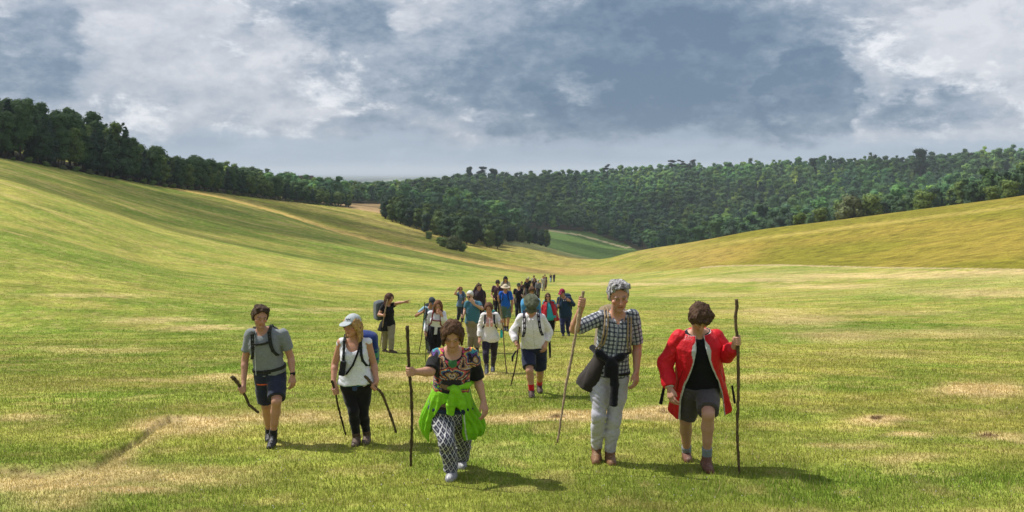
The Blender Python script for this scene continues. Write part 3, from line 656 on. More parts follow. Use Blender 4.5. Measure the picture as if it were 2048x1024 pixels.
# ---------------------------------------------------------------- solid modelling with distance fields
_t3 = np.random.default_rng(11).random((32, 32, 32)).astype(np.float32)
def n3(P, f):
    """smooth 3-D value noise in -1..1; f scalar or per-axis frequency"""
    Q = P * f; Qi = np.floor(Q); q = Q - Qi; q = q * q * (3 - 2 * q); I = Qi.astype(np.int64) & 31; J = (I + 1) & 31; s = 0
    for a in (0, 1):
        for b in (0, 1):
            for c in (0, 1):
                wx = q[..., 0] if a else 1 - q[..., 0]; wy = q[..., 1] if b else 1 - q[..., 1]; wz = q[..., 2] if c else 1 - q[..., 2]
                s = s + wx * wy * wz * _t3[(J if a else I)[..., 0], (J if b else I)[..., 1], (J if c else I)[..., 2]]
    return s * 2 - 1
def nrm(v): v = np.asarray(v, float); return v / max(np.linalg.norm(v), 1e-9)
def frame(x, z):
    z = nrm(z); x = np.asarray(x, float); x = nrm(x - z * np.dot(x, z)); y = np.cross(z, x); return np.array([x, y, z])
def rotm(yaw=0, pitch=0, roll=0):
    """rows = local x (viewer right), y (back), z (up) for a head or foot; yaw turns to the viewer's right, pitch looks down"""
    y, p, r = (math.radians(a) for a in (yaw, pitch, roll))
    Rz = np.array([[math.cos(y), -math.sin(y), 0], [math.sin(y), math.cos(y), 0], [0, 0, 1]])
    Rx = np.array([[1, 0, 0], [0, math.cos(p), -math.sin(p)], [0, math.sin(p), math.cos(p)]])
    Ry = np.array([[math.cos(r), 0, math.sin(r)], [0, 1, 0], [-math.sin(r), 0, math.cos(r)]])
    return (Rz @ Rx @ Ry).T
# primitives: dict(t=type, ..., k=blend)
def cone(a, b, ra, rb, k=.012, cap=False): return dict(t='c', a=np.array(a, float), b=np.array(b, float), ra=ra, rb=rb, k=k, cap=cap)
def ell(c, R, r, k=.012): return dict(t='e', c=np.array(c, float), R=R, r=np.array(r, float), k=k)
def bxp(c, R, h, rd, k=.01): return dict(t='b', c=np.array(c, float), R=R, h=np.array(h, float), rd=rd, k=k)
def loft(o, R, ts, ws, ds, ys=None, xs=None, k=.02, n=2.3): return dict(t='l', o=np.array(o, float), R=R, ts=np.array(ts, float), ws=np.array(ws, float), ds=np.array(ds, float), ys=np.array(ys if ys is not None else [0] * len(ts), float), xs=np.array(xs if xs is not None else [0] * len(ts), float), k=k, n=n)
def infl(p, d):
    q = dict(p)
    if q['t'] == 'c': q['ra'] = max(q['ra'] + d, .002); q['rb'] = max(q['rb'] + d, .002)
    elif q['t'] == 'e': q['r'] = q['r'] + d
    elif q['t'] == 'b': q['h'] = q['h'] + d
    else: q['ws'] = q['ws'] + d; q['ds'] = q['ds'] + d
    return q
def bbox(p):
    if p['t'] == 'c':
        m = max(p['ra'], p['rb']); return np.minimum(p['a'], p['b']) - m, np.maximum(p['a'], p['b']) + m
    if p['t'] in 'eb':
        h = p['r'] if p['t'] == 'e' else p['h']; e = np.abs(p['R'].T) @ h; return p['c'] - e, p['c'] + e
    lo = np.full(3, 9e9); hi = -lo; m = max(p['ws'].max() + np.abs(p['xs']).max(), p['ds'].max() + np.abs(p['ys']).max())
    for t in (p['ts'][0], p['ts'][-1]):
        c = p['o'] + p['R'][2] * t; lo = np.minimum(lo, c - m); hi = np.maximum(hi, c + m)
    return lo, hi
def sd(p, P):
    if p['t'] == 'c':
        ab = p['b'] - p['a']; L = np.linalg.norm(ab) + 1e-9; q = P - p['a']; t = (q @ (ab / L))
        r = np.sqrt(np.maximum((q ** 2).sum(-1) - t * t, 0)); tc_ = np.clip(t / L, 0, 1); rr = p['ra'] + (p['rb'] - p['ra']) * tc_
        if p['cap']:
            return np.maximum(r - rr, np.abs(t - L / 2) - L / 2)
        dx = t - np.clip(t, 0, L); return np.sqrt(r * r + dx * dx) - rr
    if p['t'] == 'e':
        q = (P - p['c']) @ p['R'].T; k0 = np.sqrt(((q / p['r']) ** 2).sum(-1)); k1 = np.sqrt(((q / p['r'] ** 2) ** 2).sum(-1)); return k0 * (k0 - 1) / np.maximum(k1, 1e-6)
    if p['t'] == 'b':
        q = np.abs((P - p['c']) @ p['R'].T) - p['h'] + p['rd']; return np.sqrt((np.maximum(q, 0) ** 2).sum(-1)) + np.minimum(q.max(-1), 0) - p['rd']
    q = (P - p['o']) @ p['R'].T; t = q[..., 2]; w_ = np.interp(t, p['ts'], p['ws']); d_ = np.interp(t, p['ts'], p['ds'])
    x = (q[..., 0] - np.interp(t, p['ts'], p['xs'])) / w_; y = (q[..., 1] - np.interp(t, p['ts'], p['ys'])) / d_
    k0 = (np.abs(x) ** p['n'] + np.abs(y) ** p['n']) ** (1 / p['n']); gx_ = x / w_; gy_ = y / d_
    k1 = np.sqrt(gx_ ** 2 + gy_ ** 2); rad = np.sqrt(x * x + y * y)
    e = (k0 - 1) * np.maximum(rad, .2) / np.maximum(k1, 1e-4)
    return np.maximum(e, np.maximum(p['ts'][0] - t, t - p['ts'][-1]))
def solid(add, sub=(), cuts=(), h=.01, wr=None, pad=.02):
    """smooth union of add, minus sub, cut by planes (point, outward normal); returns V, quads"""
    los, his = zip(*[bbox(p) for p in add]); lo = np.min(los, 0) - pad; hi = np.max(his, 0) + pad
    n = np.ceil((hi - lo) / h).astype(int) + 2; F = np.full(n, .3, np.float32)
    ax = [lo[i] + h * np.arange(n[i]) for i in range(3)]
    def region(p, m):
        a, b = bbox(p); i0 = np.clip(((a - m - lo) / h).astype(int), 0, n - 1); i1 = np.clip(((b + m - lo) / h).astype(int) + 2, 1, n)
        if (i1 <= i0).any(): return None
        sl = tuple(slice(i0[i], i1[i]) for i in range(3)); G = np.meshgrid(*[ax[i][sl[i]] for i in range(3)], indexing='ij'); return sl, np.stack(G, -1)
    for p in add:
        k = p['k']; sl, P = region(p, k + 3 * h); d = sd(p, P); f = F[sl]
        t = np.clip(.5 + .5 * (f - d) / k, 0, 1); F[sl] = f + (d - f) * t - k * t * (1 - t)
    for p in sub:
        k = p['k']; rg = region(p, k + 3 * h)
        if rg is None: continue
        sl, P = rg; d = -sd(p, P); f = F[sl]; t = np.clip(.5 - .5 * (f - d) / k, 0, 1); F[sl] = f + (d - f) * t + k * t * (1 - t)
    if cuts or wr is not None:
        G = np.stack(np.meshgrid(*ax, indexing='ij'), -1)
        if wr is not None:
            m = np.abs(F) < .03; F[m] += wr(G[m])
        for c in cuts:
            if callable(c): F = np.maximum(F, c(G))
            else: F = np.maximum(F, (G - np.asarray(c[0])) @ nrm(c[1]))
    return nets(F, lo, h)
def nets(F, lo, h):
    F[0] = F[-1] = .1; F[:, 0] = F[:, -1] = .1; F[:, :, 0] = F[:, :, -1] = .1
    S = F < 0; n = np.array(F.shape)
    cnt = np.zeros(n - 1, np.int8)
    for a in (0, 1):
        for b in (0, 1):
            for c in (0, 1): cnt += S[a:n[0] - 1 + a, b:n[1] - 1 + b, c:n[2] - 1 + c]
    act = (cnt > 0) & (cnt < 8); I = np.argwhere(act)
    if len(I) == 0: return np.zeros((0, 3)), np.zeros((0, 4), int)
    idx = np.full(n - 1, -1, np.int64); idx[act] = np.arange(len(I))
    off = np.array([(a, b, c) for a in (0, 1) for b in (0, 1) for c in (0, 1)])
    vals = np.stack([F[I[:, 0] + o[0], I[:, 1] + o[1], I[:, 2] + o[2]] for o in off], 1)
    acc_ = np.zeros((len(I), 3)); num = np.zeros(len(I))
    for i in range(8):
        for j in range(i + 1, 8):
            if np.abs(off[i] - off[j]).sum() != 1: continue
            m = (vals[:, i] < 0) != (vals[:, j] < 0); t = vals[m, i] / (vals[m, i] - vals[m, j]); acc_[m] += off[i] + (off[j] - off[i]) * t[:, None]; num[m] += 1
    V = lo + h * (I + acc_ / num[:, None]); Fs = []
    for a in range(3):
        b, c = (a + 1) % 3, (a + 2) % 3
        s0 = [slice(1, -1)] * 3; s1 = [slice(1, -1)] * 3; s0[a] = slice(0, -1); s1[a] = slice(1, None)
        A_ = S[tuple(s0)]; B_ = S[tuple(s1)]; m = A_ != B_; E = np.argwhere(m); E = E + np.array([0 if i == a else 1 for i in range(3)])
        fl = A_[m]
        def at(db, dc):
            q = E.copy(); q[:, b] -= db; q[:, c] -= dc; return idx[q[:, 0], q[:, 1], q[:, 2]]
        Q = np.stack([at(1, 1), at(0, 1), at(0, 0), at(1, 0)], 1); Q[~fl] = Q[~fl][:, ::-1]; Fs.append(Q)
    return V, np.concatenate(Fs)
# ---------------------------------------------------------------- cloth, skin and other materials (colour per point, weave and creases procedural)
M_skin = pmat('skin', 0.5, attr=True, spec=0.35, noise=60, var=0.07, bump=(180, .15, .002))
M_cloth = pmat('woven_cloth', 0.9, attr=True, spec=0.12, noise=45, var=0.10, bump=(70, .5, .006), sheen=.15)
M_shell = pmat('waterproof_shell', 0.58, attr=True, spec=0.25, noise=16, var=0.12, bump=(30, .8, .014))
M_hair = pmat('hair', 0.75, attr=True, spec=0.15, noise=130, var=0.35, bump=(150, .6, .004))
M_shoe = pmat('shoe_leather', 0.6, attr=True, spec=0.3, noise=60, var=0.25, bump=(120, .5, .004))
M_stick = pmat('stick_bark', 0.8, attr=True, spec=0.15, noise=40, var=0.35, bump=(60, .8, .006))
SKIN = C(.43, .225, .15); TAN = C(.40, .20, .125); PALE = C(.50, .29, .21)
def sm(a): return np.broadcast_to(a, a.shape)
class Person:
    def __init__(s, crop, J, h=.01, S=None, HS=1.05, label='', group=None, skin=SKIN, face=(0, 10, 0), hands=None, female=False, fat=1.0, feetyaw=(0, 0), seat=None, hips=None):
        """crop: (x0,y0,scale) of the measuring picture; J: joints in that picture (x, y[, depth offset])"""
        x0, y0, sc = crop; s.h = h; s.skin = np.array(skin, float)
        px = {k: (x0 + v[0] / sc, y0 + v[1] / sc) for k, v in J.items()}; s.px = px; s.crop = crop
        dy = {k: (v[2] if len(v) > 2 else 0.0) for k, v in J.items()}
        gl = ray(*px['ftL']); gr = ray(*px['ftR']); s.Yf = {'L': gl[1], 'R': gr[1]}
        Yc = max(min(gl[1], gr[1]), .5 * (gl[1] + gr[1])); s.Y = Yc if seat is None else seat
        P = {}
        for k in J:
            if k in ('ftL', 'ftR', 'anL', 'anR'): Y = s.Yf[k[-1]] + dy[k]
            elif k in ('knL', 'knR'): Y = .5 * (s.Yf[k[-1]] + s.Y) + dy[k]
            else: Y = s.Y + dy[k]
            P[k] = s.w(*px[k], Y)
        s.base = np.array([.5 * (P['ftL'] + P['ftR'])[0], s.Y, 0]); s.base[2] = float(terrain(s.base[0], s.base[1]))
        s.ground = {k: float(terrain(P['ft' + k][0], P['ft' + k][1])) for k in 'LR'}
        for k in P: P[k] = P[k] - s.base
        if S is None:
            ht = P['head'][2] + .12 - min(P['ftL'][2], P['ftR'][2]); S = float(np.clip(.5 * np.linalg.norm(P['neck'] - P['pelvis']) / .5 + .5 * ht / 1.70, .85, 1.22))
        s.S = S; s.HS = HS * S
        s.P = P; s.female = female; s.fat = fat; s.group = group
        s.root = empty('person', s.base - np.array([0, 0, .012])); tag(s.root, label, 'person', group)
        s.up = nrm(P['neck'] - P['pelvis']); s.T = frame(P['shR'] - P['shL'], s.up); s.Tp = frame((P['hipR'] - P['hipL']) if 'hipR' in P else P['shR'] - P['shL'], s.up)
        s.L = np.linalg.norm(P['neck'] - P['pelvis']); s.parts(face, hands or {}, feetyaw)
        s.t0 = time.time()
    def w(s, px, py, Y): return np.array([(px - 1024) / FPX * Y, Y, -(py - HOR) / FPX * Y])
    def at(s, x, y, dy=0.0):           # point of the measuring picture at depth Y+dy, local coordinates
        x0, y0, sc = s.crop; return s.w(x0 + x / sc, y0 + y / sc, s.Y + dy) - s.base
    def tp(s, x, f, y): return s.P['pelvis'] + s.T[0] * x + s.T[2] * (f * s.L) + s.T[1] * y     # torso coordinates
    def torso(s, e=0.0, f0=-.2, f1=1.04, loose=0.0, k=.02):
        S = s.S; fa = s.fat
        f = np.array([-.2, -.08, .06, .2, .36, .55, .72, .86, .96, 1.04])
        wm = np.array([.12, .158, .165, .150, .143, .158, .172, .168, .12, .07]); dm = np.array([.085, .105, .115, .112, .108, .118, .122, .108, .08, .055]); ym = np.array([0, 0, .0, -.002, -.006, -.008, -.004, .01, .02, .015])
        if s.female: wm = np.array([.125, .168, .172, .146, .128, .138, .150, .145, .10, .06]); dm = np.array([.09, .112, .118, .103, .094, .105, .112, .096, .072, .05])
        belly = (fa - 1) * np.array([.3, .8, 1.1, 1.3, 1.3, .9, .5, .3, .1, 0])
        wm = wm * (1 + belly * .8); dm = dm * (1 + belly * 1.3); ym = ym - .06 * belly
        lo = loose * np.array([1, 1, .9, 1, 1, .6, .2, 0, 0, 0])
        ff = np.linspace(f0, f1, 24)
        W = np.interp(ff, f, wm * S + lo) + e; D = np.interp(ff, f, dm * S + lo) + e
        shw = np.linalg.norm(s.P['shR'] - s.P['shL']); W = W * np.interp(ff, [0, .5, .9], [1, .5 + .5 * shw / (.35 * S), shw / (.35 * S)]) if not s.female else W * np.interp(ff, [0, .5, .9], [1, .5 + .5 * shw / (.31 * S), shw / (.31 * S)])
        return loft(s.P['pelvis'], s.T, ff * s.L, W, D, np.interp(ff, f, ym * S), k=k)
    def parts(s, face, hands, feetyaw):
        P, S = s.P, s.S; A = s.A = {}
        A['torso'] = [s.torso()]
        nb = s.tp(0, 1.0, .01); hc = P['head']
        s.HR = R = rotm(*face); s.hd = lambda x, y, z: hc + s.HS * (R.T @ np.array([x, y, z]))
        hd = s.hd
        A['neck'] = [cone(nb - s.up * .05, hd(0, .015, -.055), .058 * S, .050 * S, .02)]
        A['shoulder'] = [cone(P['sh' + k], s.tp(0, .93, .012), .052 * S, .05 * S, .03) for k in 'LR']
        if s.female: A['bust'] = [ell(s.tp(q * .07 * S, .66, -.085 * S), s.T, np.array([.062, .055, .06]) * S, .02) for q in (-1, 1)]
        else: A['bust'] = []
        HS_ = s.HS
        A['face'] = [ell(hd(0, .012, .022), R, np.array([.076, .094, .092]) * HS_, .02), ell(hd(0, -.028, -.045), R, np.array([.057, .062, .068]) * HS_, .02), ell(hd(0, -.07, -.092), R, np.array([.026, .022, .02]) * HS_, .015),
                     ell(hd(0, -.078, .022), R, np.array([.05, .014, .011]) * HS_, .012), cone(hd(0, -.088, .008), hd(0, -.108, -.026), .008 * HS_, .0135 * HS_, .008), ell(hd(0, -.088, -.034), R, np.array([.018, .012, .008]) * HS_, .006),
                     ell(hd(0, -.083, -.058), R, np.array([.023, .010, .0075]) * HS_, .005)]
        A['face'] += [ell(hd(q * .077, .012, -.006), R, np.array([.009, .018, .030]) * HS_, .006) for q in (-1, 1)] + [ell(hd(q * .045, -.06, -.022), R, np.array([.02, .018, .016]) * HS_, .012) for q in (-1, 1)]
        s.sock = [ell(hd(q * .031, -.094, .006), R, np.array([.016, .009, .009]) * HS_, .008) for q in (-1, 1)]
        A['eyes'] = [ell(hd(q * .031, -.078, .005), R, np.array([.0115, .0115, .0105]) * HS_, .002) for q in (-1, 1)]
        lg = {}
        for k in 'LR':
            q = -1 if k == 'L' else 1
            sh_, el_, wr_, hp, kn, an = (P[a + k] for a in ('sh', 'el', 'wr', 'hip', 'kn', 'an'))
            A['uarm' + k] = [cone(sh_, el_, .052 * S, .040 * S, .02)]
            m = el_ + (wr_ - el_) * .28; A['farm' + k] = [cone(el_, m, .038 * S, .041 * S, .015), cone(m, wr_, .041 * S, .026 * S, .015)]
            A['thigh' + k] = [cone(hp, hp + (kn - hp) * .5, .088 * S * (1.04 if s.female else 1), .074 * S, .03), cone(hp + (kn - hp) * .5, kn, .074 * S, .056 * S, .02)]
            m = kn + (an - kn) * .32; back = nrm(np.cross(np.array([1, 0, 0]), an - kn)); back = back if back[1] > 0 else -back
            A['calf' + k] = [cone(kn, m + back * .012, .053 * S, .056 * S, .02), cone(m + back * .012, kn + (an - kn) * .62, .056 * S, .042 * S, .02), cone(kn + (an - kn) * .6, an, .042 * S, .035 * S, .02), ell(kn + np.array([0, -.010, 0]), np.eye(3), np.array([.042, .044, .05]) * S, .02)]
            # foot frame
            ft = P['ft' + k]; Rf = rotm(feetyaw[0 if k == 'L' else 1], 0, 0); g = ft.copy()
            hl = an + Rf[1] * .035 * S; hl[2] = min(hl[2] - .045 * S, max(hl[2] - .07 * S, g[2] + .03)); toe = g + np.array([0, 0, .028 * S])
            dvec = toe - hl; Lf = np.linalg.norm(dvec)
            if Lf > .25 * S: hl = toe - dvec / Lf * .25 * S
            if Lf < .17 * S: toe = hl - Rf[1] * .2 * S + np.array([0, 0, toe[2] - hl[2]]); 
            if toe[2] < g[2] + .02: toe[2] = g[2] + .02
            s.__dict__['foot' + k] = (hl, toe, Rf)
            A['foot' + k] = [cone(an, hl, .036 * S, .034 * S, .02), cone(an, (hl + toe) / 2 + np.array([0, 0, .015]), .034 * S, .034 * S, .02), cone((hl + toe) / 2, toe, .036 * S, .032 * S, .02)]
            A['hand' + k] = s.hand(k, hands.get(k, ('relax',)))
    def hand(s, k, mode):
        S = s.S; wr_ = s.P['wr' + k]; el_ = s.P['el' + k]; q = -1 if k == 'L' else 1; d = nrm(wr_ - el_); out = []
        if mode[0] == 'grip':      # ('grip', point on stick, stick axis)
            c = mode[1]; g = nrm(mode[2]); e1 = c - wr_; e1 = nrm(e1 - g * np.dot(e1, g)); e2 = nrm(np.cross(g, e1)) * (mode[3] if len(mode) > 3 else 1)
            for i in range(4):
                o = c + g * ((1.5 - i) * .0195 * S); f = 1.0 - .09 * abs(i - 1.2)
                p0 = o - e1 * .018 + e2 * .026; p1 = o + e1 * .019 * f + e2 * .022; p2 = o + e1 * .025 * f - e2 * .010; p3 = o + e1 * .004 - e2 * .024
                out += [cone(wr_, p0, .021 * S, .0145 * S, .014), cone(p0, p1, .0105 * S, .0098 * S, .003), cone(p1, p2, .0098 * S, .009 * S, .003), cone(p2, p3, .009 * S, .0078 * S, .003)]
            tb = wr_ + (c - wr_) * .35 - e2 * .012; t1 = c - e1 * .018 - e2 * .022 + g * .026 * S; t2 = c + e1 * .012 - e2 * .024 + g * .045 * S
            out += [cone(tb, t1, .016 * S, .0115 * S, .008), cone(t1, t2, .0115 * S, .009 * S, .004)]
        else:
            dd = nrm(mode[1]) if len(mode) > 1 else nrm(d + np.array([0, -.15, -.25])); n = mode[2] if len(mode) > 2 else np.array([-q * .8, .6, 0.]); n = nrm(n - dd * np.dot(n, dd)); sd_ = np.cross(dd, n)
            if sd_[1] > 0: sd_ = -sd_         # index side towards the front
            if len(mode) > 3: sd_ = nrm(mode[3])
            cu = mode[4] if len(mode) > 4 else 1.0
            for i in range(4):
                kn = wr_ + dd * (.088 - .006 * abs(i - 1)) * S + sd_ * (1.5 - i) * .0205 * S; out.append(cone(wr_ + sd_ * (1.5 - i) * .008, kn, .0165 * S, .013 * S, .012))
                p = kn; a = 18 * cu + 4 * i * cu
                spr = sd_ * (1.5 - i) * (.10 if cu > .5 else .22)
                for L_, r0, r1_ in ((.040, .0098, .0092), (.026, .0092, .0085), (.020, .0085, .0072)):
                    f = (1.06, 1.12, 1.05, .84)[i]; e = p + (nrm(dd * math.cos(math.radians(a)) + n * math.sin(math.radians(a)) + spr)) * L_ * f * S; out.append(cone(p, e, r0 * S, r1_ * S, .003)); p = e; a += 30 * cu
            tb = wr_ + dd * .022 * S + sd_ * .026 * S; t1 = wr_ + dd * .058 * S + sd_ * .046 * S + n * .014 * S; t2 = wr_ + dd * .088 * S + sd_ * .044 * S + n * .028 * S
            out += [cone(wr_, tb, .02 * S, .0165 * S, .01), cone(tb, t1, .0155 * S, .0115 * S, .006), cone(t1, t2, .0115 * S, .009 * S, .003)]
        return out
    def sel(s, *names): return [p for n in names for p in s.A[n]]
    def put(s, name, V, F, mat, col, parent=None, keep=False):
        if len(V) == 0: return None
        c = col(V) if callable(col) else np.broadcast_to(np.asarray(col, float), V.shape)
        return mesh_obj(name, V, F, mat, c, parent or s.root)
    def tor(s, V): return (V - s.P['pelvis']) @ s.T.T / np.array([1, 1, s.L])      # x, y, f of points
    def hdc(s, V): return (V - s.P['head']) @ s.HR.T / s.HS
    def body(s, stubble=0.0, extra_col=None, brow=C(.06, .04, .03), lip=C(.42, .15, .12)):
        names = list(s.A); V, F = solid(s.sel(*names), sub=s.sock, h=s.h)
        # eyes again after the sockets
        def col(V):
            c = np.tile(s.skin, (len(V), 1)); q = s.hdc(V); x, y, z = q.T; fr = (y < -.045) & (np.abs(x) < .09) & (np.abs(z) < .14)
            c = lerp(c, s.skin * C(1.12, .80, .75), np.where(fr, np.exp(-((np.abs(x) - .042) / .02) ** 2 - ((z + .028) / .022) ** 2), 0) * .8)
            c = lerp(c, s.skin * C(1.05, .8, .75), np.where(fr, np.exp(-(x / .018) ** 2 - ((z + .022) / .016) ** 2), 0) * .6)
            c = lerp(c, lip, np.where(fr, (np.abs(x) < .026) & (np.abs(z + .058) < .010), 0) * .75)
            c = lerp(c, C(.10, .04, .035), np.where(fr, (np.abs(x) < .022) & (np.abs(z + .0575) < .0028), 0) * .8)
            c = lerp(c, brow, np.where(fr, (np.abs(np.abs(x) - .032) < .019) & (np.abs(z - .027 + .12 * np.abs(np.abs(x) - .03)) < .0055), 0) * .55)
            c = lerp(c, C(.62, .60, .57), np.where(fr, (np.abs(np.abs(x) - .031) < .013) & (np.abs(z - .005) < .005), 0) * .35)
            c = lerp(c, C(.03, .02, .015), np.where(fr, ((np.abs(x) - .031) ** 2 + (z - .005) ** 2 < .0062 ** 2) | ((np.abs(z - .012) < .0028) & (np.abs(np.abs(x) - .031) < .014)), 0) * .65)
            if stubble: c = lerp(c, s.skin * .45 + C(.05, .05, .055), np.where((y < .0) & (z < -.035) & (z > -.13) & (np.abs(x) < .08), stubble, 0) * (1 - ((np.abs(x) < .028) & (np.abs(z + .058) < .012))))
            if extra_col is not None: c = extra_col(V, c)
            return c
        s.bodyo = s.put('body', V, F, M_skin, col); return s
    def glasses(s, col=(.01, .01, .012), sun=True):
        hd, S, R = s.hd, s.HS, s.HR
        add = [ell(hd(q * .032, -.104, .004), R, np.array([.024, .005, .017]) * S, .003) for q in (-1, 1)] + [cone(hd(-.06, -.10, .01), hd(.06, -.10, .01), .004, .004, .003)] + [cone(hd(q * .06, -.10, .01), hd(q * .083, .01, .008), .004, .004, .003) for q in (-1, 1)]
        V, F = solid(add, h=min(s.h, .006)); s.put('sunglasses', V, F, M_shell, col)
    def hair(s, style='short', col=(.05, .03, .02), grey=None, vol=.014, seed=0):
        hd, S, R = s.hd, s.HS, s.HR
        add = [infl(s.A['face'][0], vol * S)]; sub = [ell(hd(0, -.092, -.030), R, np.array([.072, .078, .116 if style not in ('short',) else .124]) * S, .010), ell(hd(0, .02, -.150 if style not in ('short', 'mop', 'crop') else -.135), R, np.array([.12, .14, .08]) * S, .012)] + ([ell(hd(0, -.070, -.022), R, np.array([.12, .058, .088]) * S, .010), ell(hd(0, -.02, -.085), R, np.array([.12, .09, .055]) * S, .010)] if style in ('short', 'crop') else [])
        if style == 'short': add += [ell(hd(0, -.050, .088), R, np.array([.052, .040, .024]) * S, .012), ell(hd(.02, -.02, .098), R, np.array([.04, .05, .022]) * S, .012)]; sub.append(ell(hd(0, .0, -.09), R, np.array([.12, .07, .06]) * S, .012))
        if style in ('short', 'mop'):
            rr = np.random.default_rng(60 + seed)
            for q in np.linspace(-1, 1, 9):
                z1 = (.086 if style == 'short' else .066) + rr.normal() * .007; x1 = q * .066 + .012 + rr.normal() * .004
                add.append(cone(hd(q * .035 - .01, .045, .112), hd(x1 * .9, -.045, .106 + rr.normal() * .004), .016 * S, .016 * S, .006)); add.append(cone(hd(x1 * .9, -.045, .106), hd(x1, -.088 + .35 * abs(q) ** 2 * .1, z1), .016 * S, .008 * S, .005))
            for q in (-1, 1):
                for g in range(4): add.append(cone(hd(q * .05, .0 + g * .022, .095), hd(q * .077, .012 + g * .022, .035 - .01 * g), .014 * S, .008 * S, .008))
        if style == 'crop': sub.append(ell(hd(0, .0, -.08), R, np.array([.12, .12, .07]) * S, .012))
        if style == 'mop': add += [ell(hd(q * .04, -.045, .075), R, np.array([.045, .05, .035]) * S, .012) for q in (-1, 1)] + [ell(hd(q * .03, -.096, .066), R, np.array([.022, .014, .028]) * S, .008) for q in (-1, .2, 1)] + [ell(hd(q * .076, .005, .0), R, np.array([.014, .045, .05]) * S, .012) for q in (-1, 1)]; sub = [ell(hd(0, -.09, -.045), R, np.array([.064, .08, .105]) * S, .01), ell(hd(0, .02, -.165), R, np.array([.12, .14, .085]) * S, .015)]
        if style in ('long', 'pony', 'bun', 'tied'): add += [ell(hd(q * .055, -.01, .02), R, np.array([.04, .075, .075]) * S, .015) for q in (-1, 1)]
        if style == 'long': add += [cone(hd(q * .075, .01, -.01), hd(q * .085, .0, -.2), .032 * S, .02 * S, .02) for q in (-1, 1)] + [cone(hd(0, .08, -.02), hd(0, .09, -.26), .06 * S, .035 * S, .03), cone(hd(.05, .06, -.05), hd(.06, .05, -.28), .04 * S, .02 * S, .03), cone(hd(-.05, .06, -.05), hd(-.06, .05, -.27), .04 * S, .02 * S, .03)]; sub = sub[:1]
        if style == 'pony': add += [cone(hd(.05, .06, -.04), hd(.085, -.0, -.13), .03 * S, .024 * S, .02), cone(hd(.085, -.0, -.13), hd(.085, -.03, -.21), .024 * S, .012 * S, .02)]
        if style == 'tied': add += [cone(hd(.0, .10, .02), hd(.03, .12, -.10), .035 * S, .03 * S, .02), cone(hd(q_ * .07, .04, -.03), hd(q_ * .075, .02, -.13), .022 * S, .010 * S, .02) if False else cone(hd(-.075, .03, -.02), hd(-.08, .01, -.13), .022 * S, .010 * S, .02), cone(hd(.075, .03, -.02), hd(.078, .01, -.12), .022 * S, .010 * S, .02)]; sub = sub[:1]
        if style == 'bun': add += [ell(hd(0, .08, .05), R, np.array([.045, .04, .045]) * S, .01)]
        def strand(P):
            q = (P - s.P['head']) @ s.HR.T / s.HS; r_ = np.sqrt(q[..., 0] ** 2 + q[..., 1] ** 2) + .02; sw = .35 * n3(P + seed, 22.)
            return n3(np.stack([q[..., 0] / r_ + sw + seed, q[..., 1] / r_ + sw, q[..., 2] * 6], -1), np.array([9., 9., 1.]))
        amp = (.007 if style in ('mop', 'tied', 'long') else .0045) * (1 if style != 'crop' else .4)
        V, F = solid(add, sub=sub, h=s.h, wr=lambda P: amp * strand(P) + amp * .9 * n3(P + 3 + seed, 38.), pad=.03)
        base = np.array(col, float)
        def cf(V):
            n = strand(V); c = base * (1 + .55 * n + .25 * n3(V, 30.))[:, None]
            if grey is not None: c = lerp(c, np.array(grey, float), np.clip(.5 + 1.0 * strand(V) + .3 * n3(V + 5, 60.), 0, 1))
            return np.clip(c, .004, 1)
        s.hairo = s.put('hair', V, F, M_hair, cf)
        # loose locks that break the outline
        if s.h < .009 and style != 'crop' and grey is None:
            r = np.random.default_rng(40 + seed); Vh = []; Fh = []; off = 0; c0 = s.A['face'][0]
            for i in range(0 if style == 'crop' or grey is not None else 50):
                dv = r.normal(size=3); dv[2] = abs(dv[2]) * (1 if style != 'long' else .6) ; dv = nrm(dv)
                if dv[1] < -.25 and dv[2] < .7: continue
                p = c0['c'] + R.T @ (dv * (c0['r'] + vol * S)) ; fl = nrm(R.T @ np.array([dv[0] * .6, -.35 + r.normal() * .5, -.55 + r.normal() * .4])); o_ = nrm(R.T @ dv)
                Q = [p - fl * .012, p + fl * .012 + o_ * .004, p + fl * (.028 + .012 * r.random()) + o_ * (.001 + .006 * r.random())]; v, f = tube(Q, [.0036, .003, .001], 4); Vh.append(v); Fh.append(f + off); off += len(v)
            Vh = np.concatenate(Vh); me = quads_to_mesh('hair_lock', Vh, np.concatenate(Fh), M_hair, cf(Vh)); o = bpy.data.objects.new('loose_locks', me); COL.objects.link(o); o.parent = s.hairo
    def cap(s, col, kind='cap', badge=None, band=None, sz=1.0):
        hd, S, R = s.hd, s.HS * sz, s.HR
        if kind == 'cap':
            add = [ell(hd(0, .01, .045), R, np.array([.088, .105, .088]) * S, .01)]; br = [ell(hd(0, -.125, .052), rotm_mul(R, 12), np.array([.068, .072, .008]) * S, .008)]
            sub = [bxp(hd(0, 0, -.05), R, np.array([.2, .2, .085]) * S, .01)]
        else:
            wd_ = {'bucket': (.125, .135), 'straw': (.165, .175), 'sun': (.14, .15)}[kind]
            add = [ell(hd(0, .01, .055), R, np.array([.089, .103, .082 if kind != 'straw' else .09]) * S, .01)]; br = [ell(hd(0, .005, .045 if kind != 'bucket' else .03), R, np.array([wd_[0], wd_[1], .012]) * S, .012)]
            sub = [bxp(hd(0, 0, -.055), R, np.array([.2, .2, .085]) * S, .01)]
